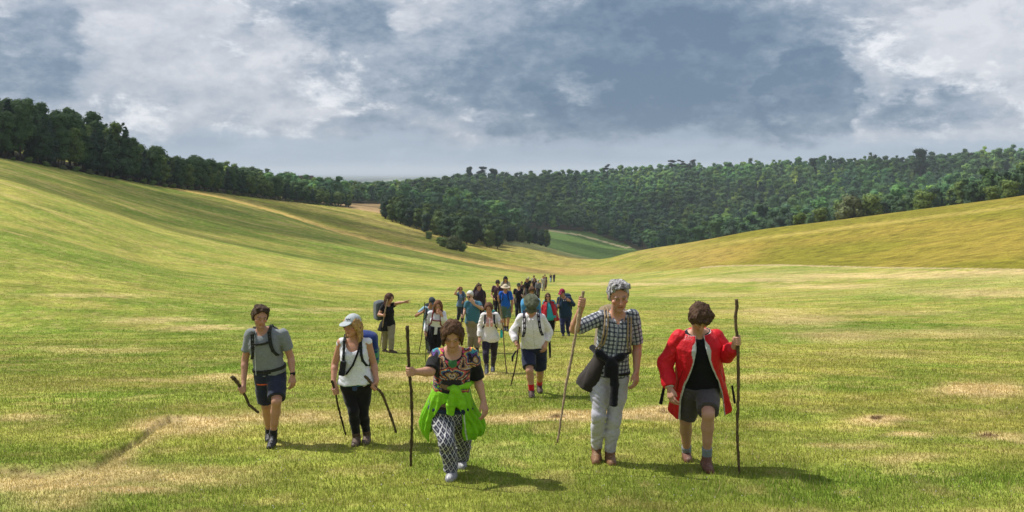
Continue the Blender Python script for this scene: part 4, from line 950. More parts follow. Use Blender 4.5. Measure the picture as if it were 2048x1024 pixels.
        V, F = solid(add, sub=sub, h=s.h, wr=lambda P: .002 * n3(P, 50.)); hat = s.put({'cap': 'cap', 'straw': 'straw_hat'}.get(kind, 'sun_hat'), V, F, M_cloth, lambda V: (lerp(np.tile(col, (len(V), 1)), np.array(band if band is not None else col), (np.abs(s.hdc(V)[:, 2] - .05) < .012) * 1.0) if band is not None else np.tile(col, (len(V), 1))) if badge is None else badge(s.hdc(V), np.tile(col, (len(V), 1))))
        V, F = solid(br, h=s.h * .7, wr=(lambda P: .004 * n3(P, 22.)) if kind != 'cap' else None); s.put('brim', V, F, M_cloth, np.array(col) * .92, hat)
    # ---- clothing
    def wrn(s, amp=.004, f=(14, 14, 22), seed=0.0):
        Ra = np.array([[.8, 0, .6], [0, 1, 0], [-.6, 0, .8]]); Rb = np.array([[.75, .2, -.6], [0, 1, 0], [.6, 0, .8]])
        return lambda P: amp * (.5 * n3(P + seed, np.array([7, 7, 9.])) + 1.1 * (.35 - np.abs(n3(P @ Ra + 2 + seed, np.array([7, 7, 24.])))) + .9 * (.35 - np.abs(n3(P @ Rb + 5 + seed, np.array([8, 8, 20.])))))
    def top(s, name, col, hem=-.02, sleeve=.55, e=.012, loose=.012, mat=None, neckr=.066, neckdrop=.0, wr=.0045, sl_e=.014, bottom_flare=0.0, sleeves='LR', thick_f=None):
        P, S = s.P, s.S; t = s.torso(e, hem, 1.0, loose, .02); 
        if bottom_flare: t['ws'] = t['ws'] + bottom_flare * sst(t['ts'], .45 * s.L, hem * s.L); t['ds'] = t['ds'] + bottom_flare * sst(t['ts'], .45 * s.L, hem * s.L)
        add = [t] + [infl(p, e) for p in s.sel('shoulder', 'bust')]
        cuts = []
        for k in 'LR':
            sh_, el_, wr_ = P['sh' + k], P['el' + k], P['wr' + k]; ue = sl_e + (.006 if sleeve > .9 else .0)
            if sleeve <= 0: add.append(cone(sh_, sh_ + (el_ - sh_) * .05, .045 * S, .04 * S, .02)); continue
            if sleeve <= 1: add += [cone(sh_ - (el_ - sh_) * .1, sh_ + (el_ - sh_) * .2, .052 * S + ue, .056 * S + ue, .025), cone(sh_ + (el_ - sh_) * .1, sh_ + (el_ - sh_) * sleeve, .054 * S + ue, .050 * S + ue * 1.25, .02, cap=True)]
            else: f = sleeve - 1; add += [cone(sh_, el_, .054 * S + ue, .045 * S + ue, .025), cone(el_, el_ + (wr_ - el_) * f * .6, .045 * S + ue, .042 * S + ue, .02), cone(el_ + (wr_ - el_) * f * .5, el_ + (wr_ - el_) * f, .042 * S + ue, (.034 - .004 * f) * S + ue * .8, .02, cap=True)]
        nk = s.tp(0, 1.05, .0); sub = [cone(nk + s.up * .1, nk - s.up * (.045 + neckdrop) - s.T[1] * (.02 + neckdrop * .6), neckr * S * 1.0, neckr * S * .92, .006)]
        V, F = solid(add, sub=sub, h=s.h, wr=s.wrn(wr)); o = s.put(name, V, F, mat or M_cloth, col); return o
    def bottoms(s, name, col, kind='shorts', end=.85, e=.018, flare=.012, topf=.16, wr=.005, mat=None, low=.04, cuff=None, tee=.006):
        P, S = s.P, s.S; add = [s.torso(e * .7 + tee, -.19, topf, 0, .02)]
        for k in 'LR':
            hp, kn, an = P['hip' + k], P['kn' + k], P['an' + k]
            add.append(ell(hp + (kn - hp) * .05, np.eye(3), np.array([.085, .095, .09]) * S + e, .02))
            if kind == 'shorts':
                add += [cone(hp, hp + (kn - hp) * .5, .088 * S + e, .078 * S + e + flare * .5, .03), cone(hp + (kn - hp) * .4, hp + (kn - hp) * end, .079 * S + e + flare * .5, .066 * S + e + flare, .02, cap=True)]
            else:
                add += [ell(kn + np.array([0, -.010, 0]), np.eye(3), np.array([.048, .050, .055]) * S + e, .03), cone(hp, hp + (kn - hp) * .5, .094 * S + e, .080 * S + e, .03), cone(hp + (kn - hp) * .3, kn, .083 * S + e, .057 * S + e + low * .15, .03), cone(kn, kn + (an - kn) * .4, .056 * S + e + low * .2, .055 * S + e + low * .3, .02), cone(kn + (an - kn) * .3, kn + (an - kn) * end, .055 * S + e + low * .3, .038 * S + e + low, .02, cap=True)]
        V, F = solid(add, h=s.h, wr=s.wrn(wr, seed=3.)); return s.put(name, V, F, mat or M_cloth, col)
    def shell(s, name, prof, thick, col, keep=None, extra=(), mat=None, wr=.006, parent=None, fold=(20, 20, 4), ex_k=None):
        '''an open garment hanging round the body: prof rows (f, half width, half depth, y offset, x offset)'''
        prof = sorted(prof); f, W, D, yo, xo = (np.array(v, float) for v in zip(*prof)); t = f * s.L
        I = lambda z, a: np.interp(z, t, a)
        wmax = (W + np.abs(xo)).max() + .05; dmax = (D + np.abs(yo)).max() + .05; cs = np.array([s.P['pelvis'] + s.T[0] * a + s.T[1] * b + s.T[2] * z for a in (-wmax, wmax) for b in (-dmax, dmax) for z in (t[0] - .03, t[-1] + .03)])
        lo = cs.min(0); hi = cs.max(0); hh = min(s.h, .009) if s.h < .012 else s.h * .8; nn = np.ceil((hi - lo) / hh).astype(int) + 2; ax = [lo[k] + hh * np.arange(nn[k]) for k in range(3)]
        G = np.stack(np.meshgrid(*ax, indexing='ij'), -1); q = (G - s.P['pelvis']) @ s.T.T; x, y, z = q[..., 0] - I(q[..., 2], xo), q[..., 1] - I(q[..., 2], yo), q[..., 2]
        w_, d_ = I(z, W), I(z, D); ang = np.arctan2(y / d_, x / w_); rise = np.clip((t[-1] - z) / .30, 0, 1)
        n_ = n3(G, np.array([13, 13, 5.])) + .5 * (.5 - np.abs(n3(G + 4, np.array([16, 16, 9.]))))
        dr = wr * rise * np.sin(ang * fold[0] + 2.2 * np.sin(z * 5) + 1.5 * n_) + wr * .9 * n_
        k0 = (np.abs(x / w_) ** 2.3 + np.abs(y / d_) ** 2.3) ** (1 / 2.3); rad = np.sqrt(x * x + y * y) / np.maximum(k0, 1e-3)
        e = (k0 - 1) * rad - dr; Fd = np.abs(e + thick / 2) - thick / 2; Fd = np.maximum(Fd, np.maximum(t[0] - z, z - t[-1]))
        if keep: Fd = np.maximum(Fd, keep(q[..., 0] + .006 * n_, q[..., 1], z / s.L + .02 * n_))
        V, F = nets(Fd.astype(np.float32), lo, hh)
        return s.put(name, V, F, mat or M_shell, col, parent)
    def blobmesh(s, name, add, col, mat=None, wr=.005, parent=None, sub=()):
        V, F = solid(add, sub=sub, h=min(s.h, .009), wr=s.wrn(wr)); return s.put(name, V, F, mat or M_cloth, col, parent)
    def shoes(s, col, sole=(.03, .028, .025), boot=.0, lace=None, name='shoe', big=1.0):
        for k in 'LR':
            an = s.P['an' + k]; hl, toe, Rf = s.__dict__['foot' + k]; S = s.S * big; m = (hl + toe) / 2
            ax = nrm(toe - hl); up = nrm(np.array([0, 0, 1.]) - ax * ax[2]); R = np.array([np.cross(ax, up), ax, up]); sd_ = R[0]
            add = [cone(hl, m, .040 * S, .045 * S, .02), cone(m, toe, .045 * S, .038 * S, .02), cone(an + (hl - an) * .1, hl, .043 * S, .04 * S, .02), cone(an, m + up * .01, .042 * S, .038 * S, .02)]
            if boot: kn = s.P['kn' + k]; add.append(cone(an, an + (kn - an) * boot, .044 * S, .050 * S, .015, cap=True))
            b = min(hl @ up, toe @ up) - .030; cuts = [(up * b, -up)]
            V, F = solid(add, cuts=cuts, h=min(s.h, .008)); base = np.array(col, float)
            def cf(V, b=b, up=up, an=an, toe=toe, sd_=sd_, m=m, ax=ax):
                c = np.tile(base, (len(V), 1))
                if lace is not None:
                    t = (V - m) @ ax; x = np.abs((V - m) @ sd_); zz = (V - m) @ up
                    st = (x < .018) & (zz > .02) & (np.abs(((t + zz) / .022) % 1 - .5) > .28); c[st] = lace
                c[(V @ up) < b + .016] = sole; return c
            s.put(name, V, F, M_shoe, cf)
    def socks(s, col, f0=.75, name='sock'):
        for k in 'LR':
            kn, an = s.P['kn' + k], s.P['an' + k]; V, F = solid([cone(kn + (an - kn) * f0, an + (an - kn) * .08, .047 * s.S, .041 * s.S, .01, cap=True)], h=s.h, wr=lambda P: .002 * n3(P, 60.)); s.put(name, V, F, M_cloth, col)
    def straps(s, col, label, x=.10, pack=None, packcol=None, chest=None, belt=None, group='rucksacks worn by the walkers', packx=0, packsz=(.15, .10, .24), packf=.6, w=.020, extra=None, down=.32, hard=.0):
        """a rucksack: its own thing; straps follow the torso"""
        S = s.S; root = empty('rucksack', s.base); tag(root, label, 'rucksack', group); t = s.torso(.030, -.1, 1.0)
        def onf(xx, f, e=0.0, back=False):      # point on the front or back of the torso
            w_ = np.interp(f * s.L, t['ts'], t['ws']); d_ = np.interp(f * s.L, t['ts'], t['ds']); y0_ = np.interp(f * s.L, t['ts'], t['ys']); u_ = min(abs(xx) / w_, .97); yy = d_ * (1 - u_ ** 2.3) ** (1 / 2.3); return s.tp(xx, f, y0_ + (yy if back else -yy) * (1 + e))
        s.onf = onf
        pc = packcol if packcol is not None else col
        if pack is not False:
            cc = s.tp(packx, packf, .13 * S + packsz[1]); V, F = solid([bxp(cc, s.T, np.array(packsz) * S, .06), ell(cc + s.T[2] * packsz[2] * .85 * S, s.T, np.array([packsz[0] * .95, packsz[1] * .95, .07]) * S, .03), bxp(cc + s.T[1] * packsz[1] * .9 - s.T[2] * .05, s.T, np.array([packsz[0] * .75, .04, packsz[2] * .55]) * S, .03)], h=max(s.h, .01), wr=lambda P: .006 * n3(P, 16.))
            mesh_obj('bag', V, F, M_cloth, pc(V) if callable(pc) else np.tile(pc, (len(V), 1)), root)
        for q in (-1, 1):
            k = 'L' if q < 0 else 'R'; X = q * x
            pts = [s.tp(X * .95, .93, .12 * S), s.tp(X * .98, 1.0, .05 * S) + s.T[2] * .022, onf(X, .93, .05) + s.T[2] * .015, onf(X * 1.02, .82), onf(X * 1.06, .68), onf(X * 1.16, .54), onf(q * .145 * S, .42), onf(q * .155 * S, down, back=True)]
            if s.female: pts[4] = pts[4] - s.T[1] * .028
            add = []
            for a, b in zip(pts[:-1], pts[1:]):
                for o_ in (-.5, .5): add.append(cone(a + s.T[0] * o_ * w, b + s.T[0] * o_ * w, .0095, .0095, .012))
            V, F = solid(add, h=min(s.h, .009)); mesh_obj('shoulder_strap', V, F, M_cloth, np.tile(col, (len(V), 1)), root)
        if chest: 
            pts = [onf(-x * 1.05, chest), onf(-x * .5, chest - .01, .02), onf(0, chest - .015, .03), onf(x * .5, chest - .01, .02), onf(x * 1.05, chest)]
            if s.female: pts = [p - s.T[1] * .02 for p in pts]
            V, F = solid([cone(a + s.T[2] * o_, b + s.T[2] * o_, .009, .009, .01) for a, b in zip(pts[:-1], pts[1:]) for o_ in (-.006, .006)], h=min(s.h, .008)); mesh_obj('chest_strap', V, F, M_cloth, np.tile(col, (len(V), 1)), root)
        if belt:
            lf = s.torso(.034, belt - .04, belt + .03); inn = s.torso(.010, belt - .2, belt + .2, k=.003); V, F = solid([lf, bxp(onf(0, belt - .005, .06), s.T, (.03, .012, .018), .006)], sub=[inn], h=min(s.h, .008)); mesh_obj('hip_belt', V, F, M_cloth, np.tile(col, (len(V), 1)), root)
        if extra: extra(root)
        return root
def rotm_mul(R, pitch):
    p = math.radians(pitch); Rx = np.array([[1, 0, 0], [0, math.cos(p), -math.sin(p)], [0, math.sin(p), math.cos(p)]]); return Rx.T @ R
def stick(P_, pts, label, r=.015, col=(.10, .065, .04), group='walking sticks', light=0, seed=0, taper=.75, name='walking_stick'):
    """a hazel stick: points (x, y, depth offset) in the person's measuring picture"""
    W = np.array([P_.at(*p) + P_.base for p in pts]); base = W[-1].copy(); W = W - base
    t = np.linspace(0, 1, len(W)); n = 46; tt = np.linspace(0, 1, n); rs = np.random.default_rng(seed + 5)
    Q = np.stack([np.interp(tt, t, W[:, i]) for i in range(3)], 1)
    for _ in range(3): Q[1:-1] = .25 * Q[:-2] + .5 * Q[1:-1] + .25 * Q[2:]
    Q[1:-1] += rs.normal(size=(n - 2, 3)) * r * .10
    R = r * (1 + (taper - 1) * tt) * (1 + .10 * rs.normal(size=n).clip(-1, 1)); kn = rs.integers(3, n - 3, 6); R[kn] *= 1.28
    V, F = tube(Q, R, 8); c = np.array(col, float)
    cc = np.repeat((c * (.8 + .4 * rs.random((n, 1)))), 8, 0); cc = np.concatenate([cc, cc[:2] * 1.6]); 
    o = bpy.data.objects.new(name, quads_to_mesh(name, V, F, M_stick, cc)); COL.objects.link(o); o.location = tuple(base); tag(o, label, 'walking stick', group); return o
def axis_of(P_, a, b): return nrm(P_.at(*a) - P_.at(*b))
# ---------------------------------------------------------------- the walkers
t1_ = time.time()
BLK = C(.012, .012, .014)
def G_(col): return lambda V: np.tile(np.array(col, float), (len(V), 1))
def grip(crop, J): pass
# --- 1: man in a grey t-shirt
cr = (450, 590, 3.105)
p = Person.__new__(Person)
def mk(crop, J, **kw):
    """hands given as picture points on the stick: kw hands={'L': ('grip', (x,y,dy), (x1,y1,dy), (x2,y2,dy), side)}"""
    hs = kw.pop('hands', {}) or {}; q = Person.__new__(Person)
    Person.parts_saved = Person.parts
    def deferred(self, face, hands, feetyaw):
        hh = {}
        for k, m in hs.items():
            if m[0] == 'grip':
                up_ = self.at(*m[2]) - self.at(*m[3]); hh[k] = ('grip', self.at(*m[1]), up_) + tuple(m[4:5])
            else: hh[k] = m
        Person.parts_saved(self, face, hh, feetyaw)
    Person.parts = deferred
    q.__init__(crop, J, **kw); Person.parts = Person.parts_saved; return q
H1 = .0075
def man_grey():
    J = dict(head=(218, 130, -.16), neck=(232, 212, -.08), pelvis=(280, 475, 0), shL=(158, 248, -.06), shR=(362, 250, -.06), elL=(124, 395, -.02), elR=(408, 380, 0), wrL=(117, 535, -.12), wrR=(421, 492, -.08),
             hipL=(240, 500), hipR=(322, 500), knL=(256, 682, -.02), knR=(320, 655, -.13), anL=(276, 850, .12), anR=(298, 868, .12), ftL=(270, 908), ftR=(298, 950))
    p = mk(cr, J, h=H1, label='man in grey t-shirt and navy shorts with a short crooked stick, leftmost walker', group='walkers', face=(28, 14, 4), hands={'L': ('grip', (104, 585, -.17), (82, 545, -.17), (128, 630, -.17), 1)}, feetyaw=(8, 0), skin=SKIN)
    p.body(stubble=.25); p.hair('short', (.055, .035, .022), seed=1, vol=.016)
    p.top('t_shirt', C(.19, .21, .225), hem=.0, sleeve=.62, e=.010, loose=.014, neckr=.070, sl_e=.013, wr=.008)
    def sc_(V):
        q = p.tor(V); c = np.tile(C(.022, .028, .05), (len(V), 1)); m = (q[:, 1] < -.03) & (q[:, 0] < -.01) & (q[:, 0] > -.16) & (np.abs(q[:, 2] + .20 + q[:, 0] * .15) < .012); c[m] = C(.75, .13, .05); return c
    p.bottoms('shorts', sc_, end=.86, e=.020, flare=.018)
    p.socks(C(.02, .02, .022), .80); p.shoes(C(.018, .018, .02), lace=(.16, .16, .17), boot=.08)
    V, F = solid([cone(p.P['wrR'] + (p.P['elR'] - p.P['wrR']) * .03, p.P['wrR'] + (p.P['elR'] - p.P['wrR']) * .13, .033, .034, .004, cap=True), bxp(p.P['wrR'] + np.array([.022, -.018, .02]), np.eye(3), (.012, .016, .018), .005)], h=.006); p.put('wrist_watch', V, F, M_shell, BLK)
    def ex(root):
        V, F = solid([cone(p.tp(-.075, .93, -.10), p.tp(-.10, .5, -.155), .0045, .0045, .003), cone(p.tp(-.10, .5, -.155), p.tp(-.13, .05, -.16), .0045, .0045, .003)], h=.005); mesh_obj('drinking_tube', V, F, M_shell, np.tile(C(.6, .62, .62), (len(V), 1)), root)
    p.straps(C(.022, .025, .02), 'dark olive rucksack worn by the man in the grey t-shirt', x=.105, chest=.76, belt=.10, packcol=C(.022, .026, .022), packsz=(.12, .08, .20), packf=.48, extra=ex, w=.026)
    stick(p, [(40, 505, -.17), (72, 535, -.17), (104, 585, -.17), (128, 630, -.17), (148, 680, -.17), (210, 732, -.17)], 'short crooked dark stick held low by the man in grey t-shirt', r=.021, col=(.07, .05, .025), seed=1, taper=.7)
man_grey()
# --- 2: woman with pale cap
def woman_cap():
    cr = (640, 600, 3.2)
    J = dict(head=(208, 158, -.10), neck=(212, 238, -.05), pelvis=(232, 530, 0), shL=(137, 268, -.04), shR=(303, 268, -.03), elL=(95, 402, .02), elR=(343, 402, .03), wrL=(86, 515, -.1), wrR=(362, 508, -.08),
             hipL=(193, 565), hipR=(277, 565), knL=(214, 705, -.05), knR=(276, 715, -.02), anL=(234, 875, .12), anR=(300, 855, .1), ftL=(215, 935), ftR=(312, 922))
    p = mk(cr, J, h=H1, label='blonde woman in pale cap and white vest with two sticks, second walker from the left', group='walkers', face=(-28, 6, 0), female=True, fat=1.1,
           hands={'L': ('grip', (96, 580, -.14), (82, 535, -.14), (108, 620, -.14), 1), 'R': ('grip', (348, 552, -.14), (320, 520, -.14), (375, 580, -.14), -1)}, skin=C(.46, .23, .15))
    p.body(brow=C(.2, .12, .06)); p.hair('long', (.36, .22, .09), seed=2, vol=.010)
    def bd(q, c):
        m = (q[:, 1] < -.04) & (np.abs(q[:, 0]) < .032) & (np.abs(q[:, 2] - .088) < .014) & (np.sin(q[:, 0] * 260) + np.sin(q[:, 2] * 300) > -.4); c[m] = C(.08, .09, .12); return c
    p.cap(C(.40, .44, .46), 'cap', badge=bd)
    p.top('vest_top', lambda V: np.tile(C(.66, .67, .74), (len(V), 1)), hem=.05, sleeve=0, e=.008, loose=.018, neckr=.088, neckdrop=.06, wr=.009, bottom_flare=.012)
    V, F = solid([p.torso(.014, .02, .09)], h=p.h); p.put('waistband', V, F, M_cloth, C(.02, .17, .34))
    p.bottoms('leggings', C(.010, .010, .012), kind='long', end=.88, e=.004, low=.004, topf=.05, wr=.002)
    lp = [p.at(x, y, -.13) for x, y in ((271, 541), (277, 546), (288, 543), (300, 539))]; V, F = tube(lp, [.0015, .006, .004, .001], 6); me = quads_to_mesh('tick_logo', V, F, M_cloth, np.tile(C(.8, .8, .8), (len(V), 1))); o = bpy.data.objects.new('tick_logo', me); COL.objects.link(o); o.parent = p.root
    p.shoes(C(.085, .055, .04), boot=.24, lace=(.16, .12, .09), big=1.04, name='boot')
    V, F = solid([bxp(p.at(222, 545, -.15), np.eye(3), (.03, .012, .058), .01)], h=.007, wr=p.wrn(.004)); p.put('hanging_cloth', V, F, M_cloth, C(.03, .05, .11))
    blue = C(.02, .04, .16)
    p.straps(C(.015, .02, .02), 'blue and green rucksack worn by the woman in the pale cap', x=.10, packcol=lambda V: lerp(np.tile(C(.05, .22, .10), (len(V), 1)), blue, ((p.tor(V)[:, 2] > .62) | (np.abs(((p.tor(V)[:, 2]) * 6) % 1 - .5) < .14)) * 1.0), packx=.10, packsz=(.16, .11, .19), packf=.60, w=.016)
    r = empty('shoulder_bag', p.base); tag(r, 'small black camera pouch on a cross strap worn by the woman in the pale cap', 'bag')
    pts = [p.onf(.105, .96, .1) + p.up * .02, p.onf(.07, .75, .05) - p.T[1] * .012, p.onf(0, .48, .04) - p.T[1] * .015, p.onf(-.09, .28, .05)]
    V, F = solid([cone(a + p.T[0] * o_, b + p.T[0] * o_, .008, .008, .008) for a, b in zip(pts[:-1], pts[1:]) for o_ in (-.006, .006)], h=.006); mesh_obj('strap', V, F, M_cloth, np.tile(C(.012, .012, .014), (len(V), 1)), r)
    V, F = solid([bxp(p.at(146, 425, -.20), rotm(-10, 0, 8), (.034, .025, .065), .012), bxp(p.at(140, 468, -.20), rotm(-10, 0, 8), (.038, .027, .03), .01)], h=.006); mesh_obj('pouch', V, F, M_cloth, np.tile(C(.018, .018, .022), (len(V), 1)), r)
    stick(p, [(74, 514, -.14), (86, 545, -.14), (100, 590, -.14), (112, 665, -.12), (138, 765, -.08), (165, 862, -.03)], 'thin dark stick in the right hand of the woman in pale cap', r=.014, col=(.055, .035, .02), seed=2)
    stick(p, [(287, 483, -.14), (318, 522, -.14), (350, 552, -.14), (398, 600, -.13), (420, 655, -.1), (455, 745, -.1), (488, 850, -.1)], 'bent brown stick in the left hand of the woman in pale cap', r=.018, col=(.085, .06, .03), seed=3)
woman_cap()
# --- 3: woman in a patterned top, lime jacket round her waist
PALET = [C(.50, .05, .16), C(.65, .42, .06), C(.05, .25, .30), C(.10, .05, .20), C(.02, .02, .025), C(.30, .15, .10), C(.45, .30, .10), C(.48, .38, .38), C(.02, .02, .025), C(.42, .09, .05)]
def woman_lime():
    cr = (790, 610, 2.768)
    J = dict(head=(318, 160, -.30), neck=(322, 238, -.16), pelvis=(305, 560, 0), shL=(232, 278, -.12), shR=(425, 280, -.10), elL=(198, 362, -.30), elR=(458, 408, -.02), wrL=(108, 365, -.42), wrR=(490, 525, -.10),
             hipL=(258, 592), hipR=(352, 592), knL=(288, 755, -.12), knR=(380, 745, .05), anL=(315, 915, .16), anR=(368, 850, .14), ftL=(300, 978), ftR=(368, 903))
    p = mk(cr, J, h=H1, label='woman in colourful patterned top with lime green jacket tied round her waist', group='walkers', face=(2, 34, 0), female=True, fat=1.18, hands={'L': ('grip', (79, 362, -.47), (75, 300, -.47), (84, 430, -.47), 1)}, feetyaw=(-8, 5), skin=C(.46, .25, .17))
    p.body(lip=C(.45, .16, .13)); p.hair('tied', (.085, .045, .025), seed=3, vol=.018)
    def tc_(V):
        q = p.tor(V); sym = np.abs(q[:, 0] - .0); P2 = np.stack([sym, q[:, 1] * .3, q[:, 2] * p.L], 1)
        w1 = P2 + .03 * np.stack([n3(P2, 12.), n3(P2 + 4, 12.), n3(P2 + 9, 12.)], 1); v = (n3(w1 + 1.7, np.array([19., 6, 19])) + 1) * 6 + (n3(w1 + 3, 9.) + 1) * 5; i = v.astype(int) % len(PALET); c = np.array(PALET)[i]
        ed = np.abs((v % 1) - .5) > .40; c[ed] = C(.02, .018, .02)
        low = (q[:, 2] < .60) & (q[:, 0] < .3); b = np.sin(q[:, 2] * 42 + 9 * q[:, 0] ** 2 * 10 + 2 * n3(P2, 18.)); c2 = np.where((b > .1)[:, None], C(.20, .13, .09), C(.03, .025, .03)); c = np.where((low & (np.abs(q[:, 0]) < .10))[:, None], c2, c)
        # black sleeves and neckline
        for k in 'LR':
            d_ = nrm(p.P['el' + k] - p.P['sh' + k]); t = (V - p.P['sh' + k]) @ d_; r = np.linalg.norm(V - p.P['sh' + k] - t[:, None] * d_, axis=1); c[(t > .075) & (r < .12) & (np.abs(q[:, 0]) > .125)] = C(.012, .012, .014)
        ctr = p.tp(0, 1.0, -.07); c[np.linalg.norm(V - ctr, axis=1) < .105] = C(.015, .012, .015)
        g = (np.linalg.norm(V - p.tp(0, .86, -.13), axis=1) < .05); c[g] = C(.05, .16, .06); return c
    p.top('patterned_top', tc_, hem=.1, sleeve=.92, e=.008, loose=.006, neckr=.080, neckdrop=.02, sl_e=.009, wr=.006)
    def lat(V):
        x = V[:, 0] + .35 * V[:, 1]; z = V[:, 2]; a = ((x * 1.0 + z * .62) / .052) % 1; b = ((x * 1.0 - z * .62) / .052) % 1
        c = np.tile(C(.022, .024, .045), (len(V), 1)); d_ = np.minimum(np.minimum(a, 1 - a), np.minimum(b, 1 - b)); c[d_ < .085] = C(.50, .50, .52)
        m = (np.abs(a - .5) < .13) & (np.abs(b - .5) < .13); c[m] = C(.22, .22, .26); c[(p.tor(V)[:, 2] > .03)] = C(.02, .03, .07); return c
    p.bottoms('patterned_trousers', lat, kind='long', end=.93, e=.016, low=.018, topf=.10, wr=.010)
    p.shoes(C(.28, .28, .30), sole=(.42, .42, .42), lace=(.6, .6, .6))
    lime = C(.20, .50, .016)
    prof = [(.38, .18, .17, -.02, 0), (.18, .215, .19, -.01, 0), (0, .26, .20, 0, .005), (-.15, .31, .20, .01, .02), (-.32, .34, .20, .02, .03), (-.48, .30, .20, .03, .04), (-.58, .26, .18, .03, .04)]
    def keep(x, y, f):
        lo_ = np.interp(f, [-.6, -.3, 0, .2, .3], [-.20, -.19, -.15, -.08, -.0]); hi_ = np.interp(f, [-.6, -.3, 0, .2, .3], [.19, .13, .12, .07, .0])
        a = np.minimum(x - lo_, hi_ - x); a = np.where(y < 0, a, -1); bot = (-.50 + .12 * np.cos(x * 7) * 0 - .06 * np.sign(-x)) - f; return np.maximum(a, bot * .3)
    def jc(V):
        q = p.tor(V); c = np.tile(lime, (len(V), 1)); z = np.interp(q[:, 2], [-.6, -.3, 0, .25], [.22, .17, .145, .10]); c[(np.abs(q[:, 0] - z) < .006) & (q[:, 1] < 0) & (q[:, 2] < .2)] = C(.62, .68, .62); return c
    j = p.shell('tied_jacket', prof, .016, jc, keep=keep, wr=.013)
    o_ = lambda x, y, d: p.at(x, y, d)
    kn = [cone(o_(212, 425, -.06), o_(250, 440, -.19), .022, .030, .03), cone(o_(250, 440, -.19), o_(322, 455, -.24), .030, .030, .03), cone(o_(322, 455, -.24), o_(400, 438, -.19), .030, .030, .03), cone(o_(400, 438, -.19), o_(428, 420, -.05), .030, .022, .03), ell(o_(325, 455, -.27), np.eye(3), (.042, .035, .045), .02),
          cone(o_(322, 470, -.27), o_(312, 540, -.25), .036, .052, .02), cone(o_(312, 540, -.25), o_(306, 600, -.23), .052, .042, .02, cap=True), cone(o_(345, 470, -.26), o_(365, 530, -.23), .036, .055, .02), cone(o_(365, 530, -.23), o_(368, 562, -.22), .055, .05, .01, cap=True)]
    p.blobmesh('jacket_sleeves', kn, lime, M_shell, wr=.010, parent=j)
    stick(p, [(68, 115, -.47), (72, 230, -.47), (79, 362, -.47), (90, 480, -.46), (95, 620, -.42), (90, 760, -.38), (88, 892, -.33)], 'long straight dark stick beside the woman in the patterned top', r=.017, col=(.06, .045, .025), seed=4)
woman_lime()
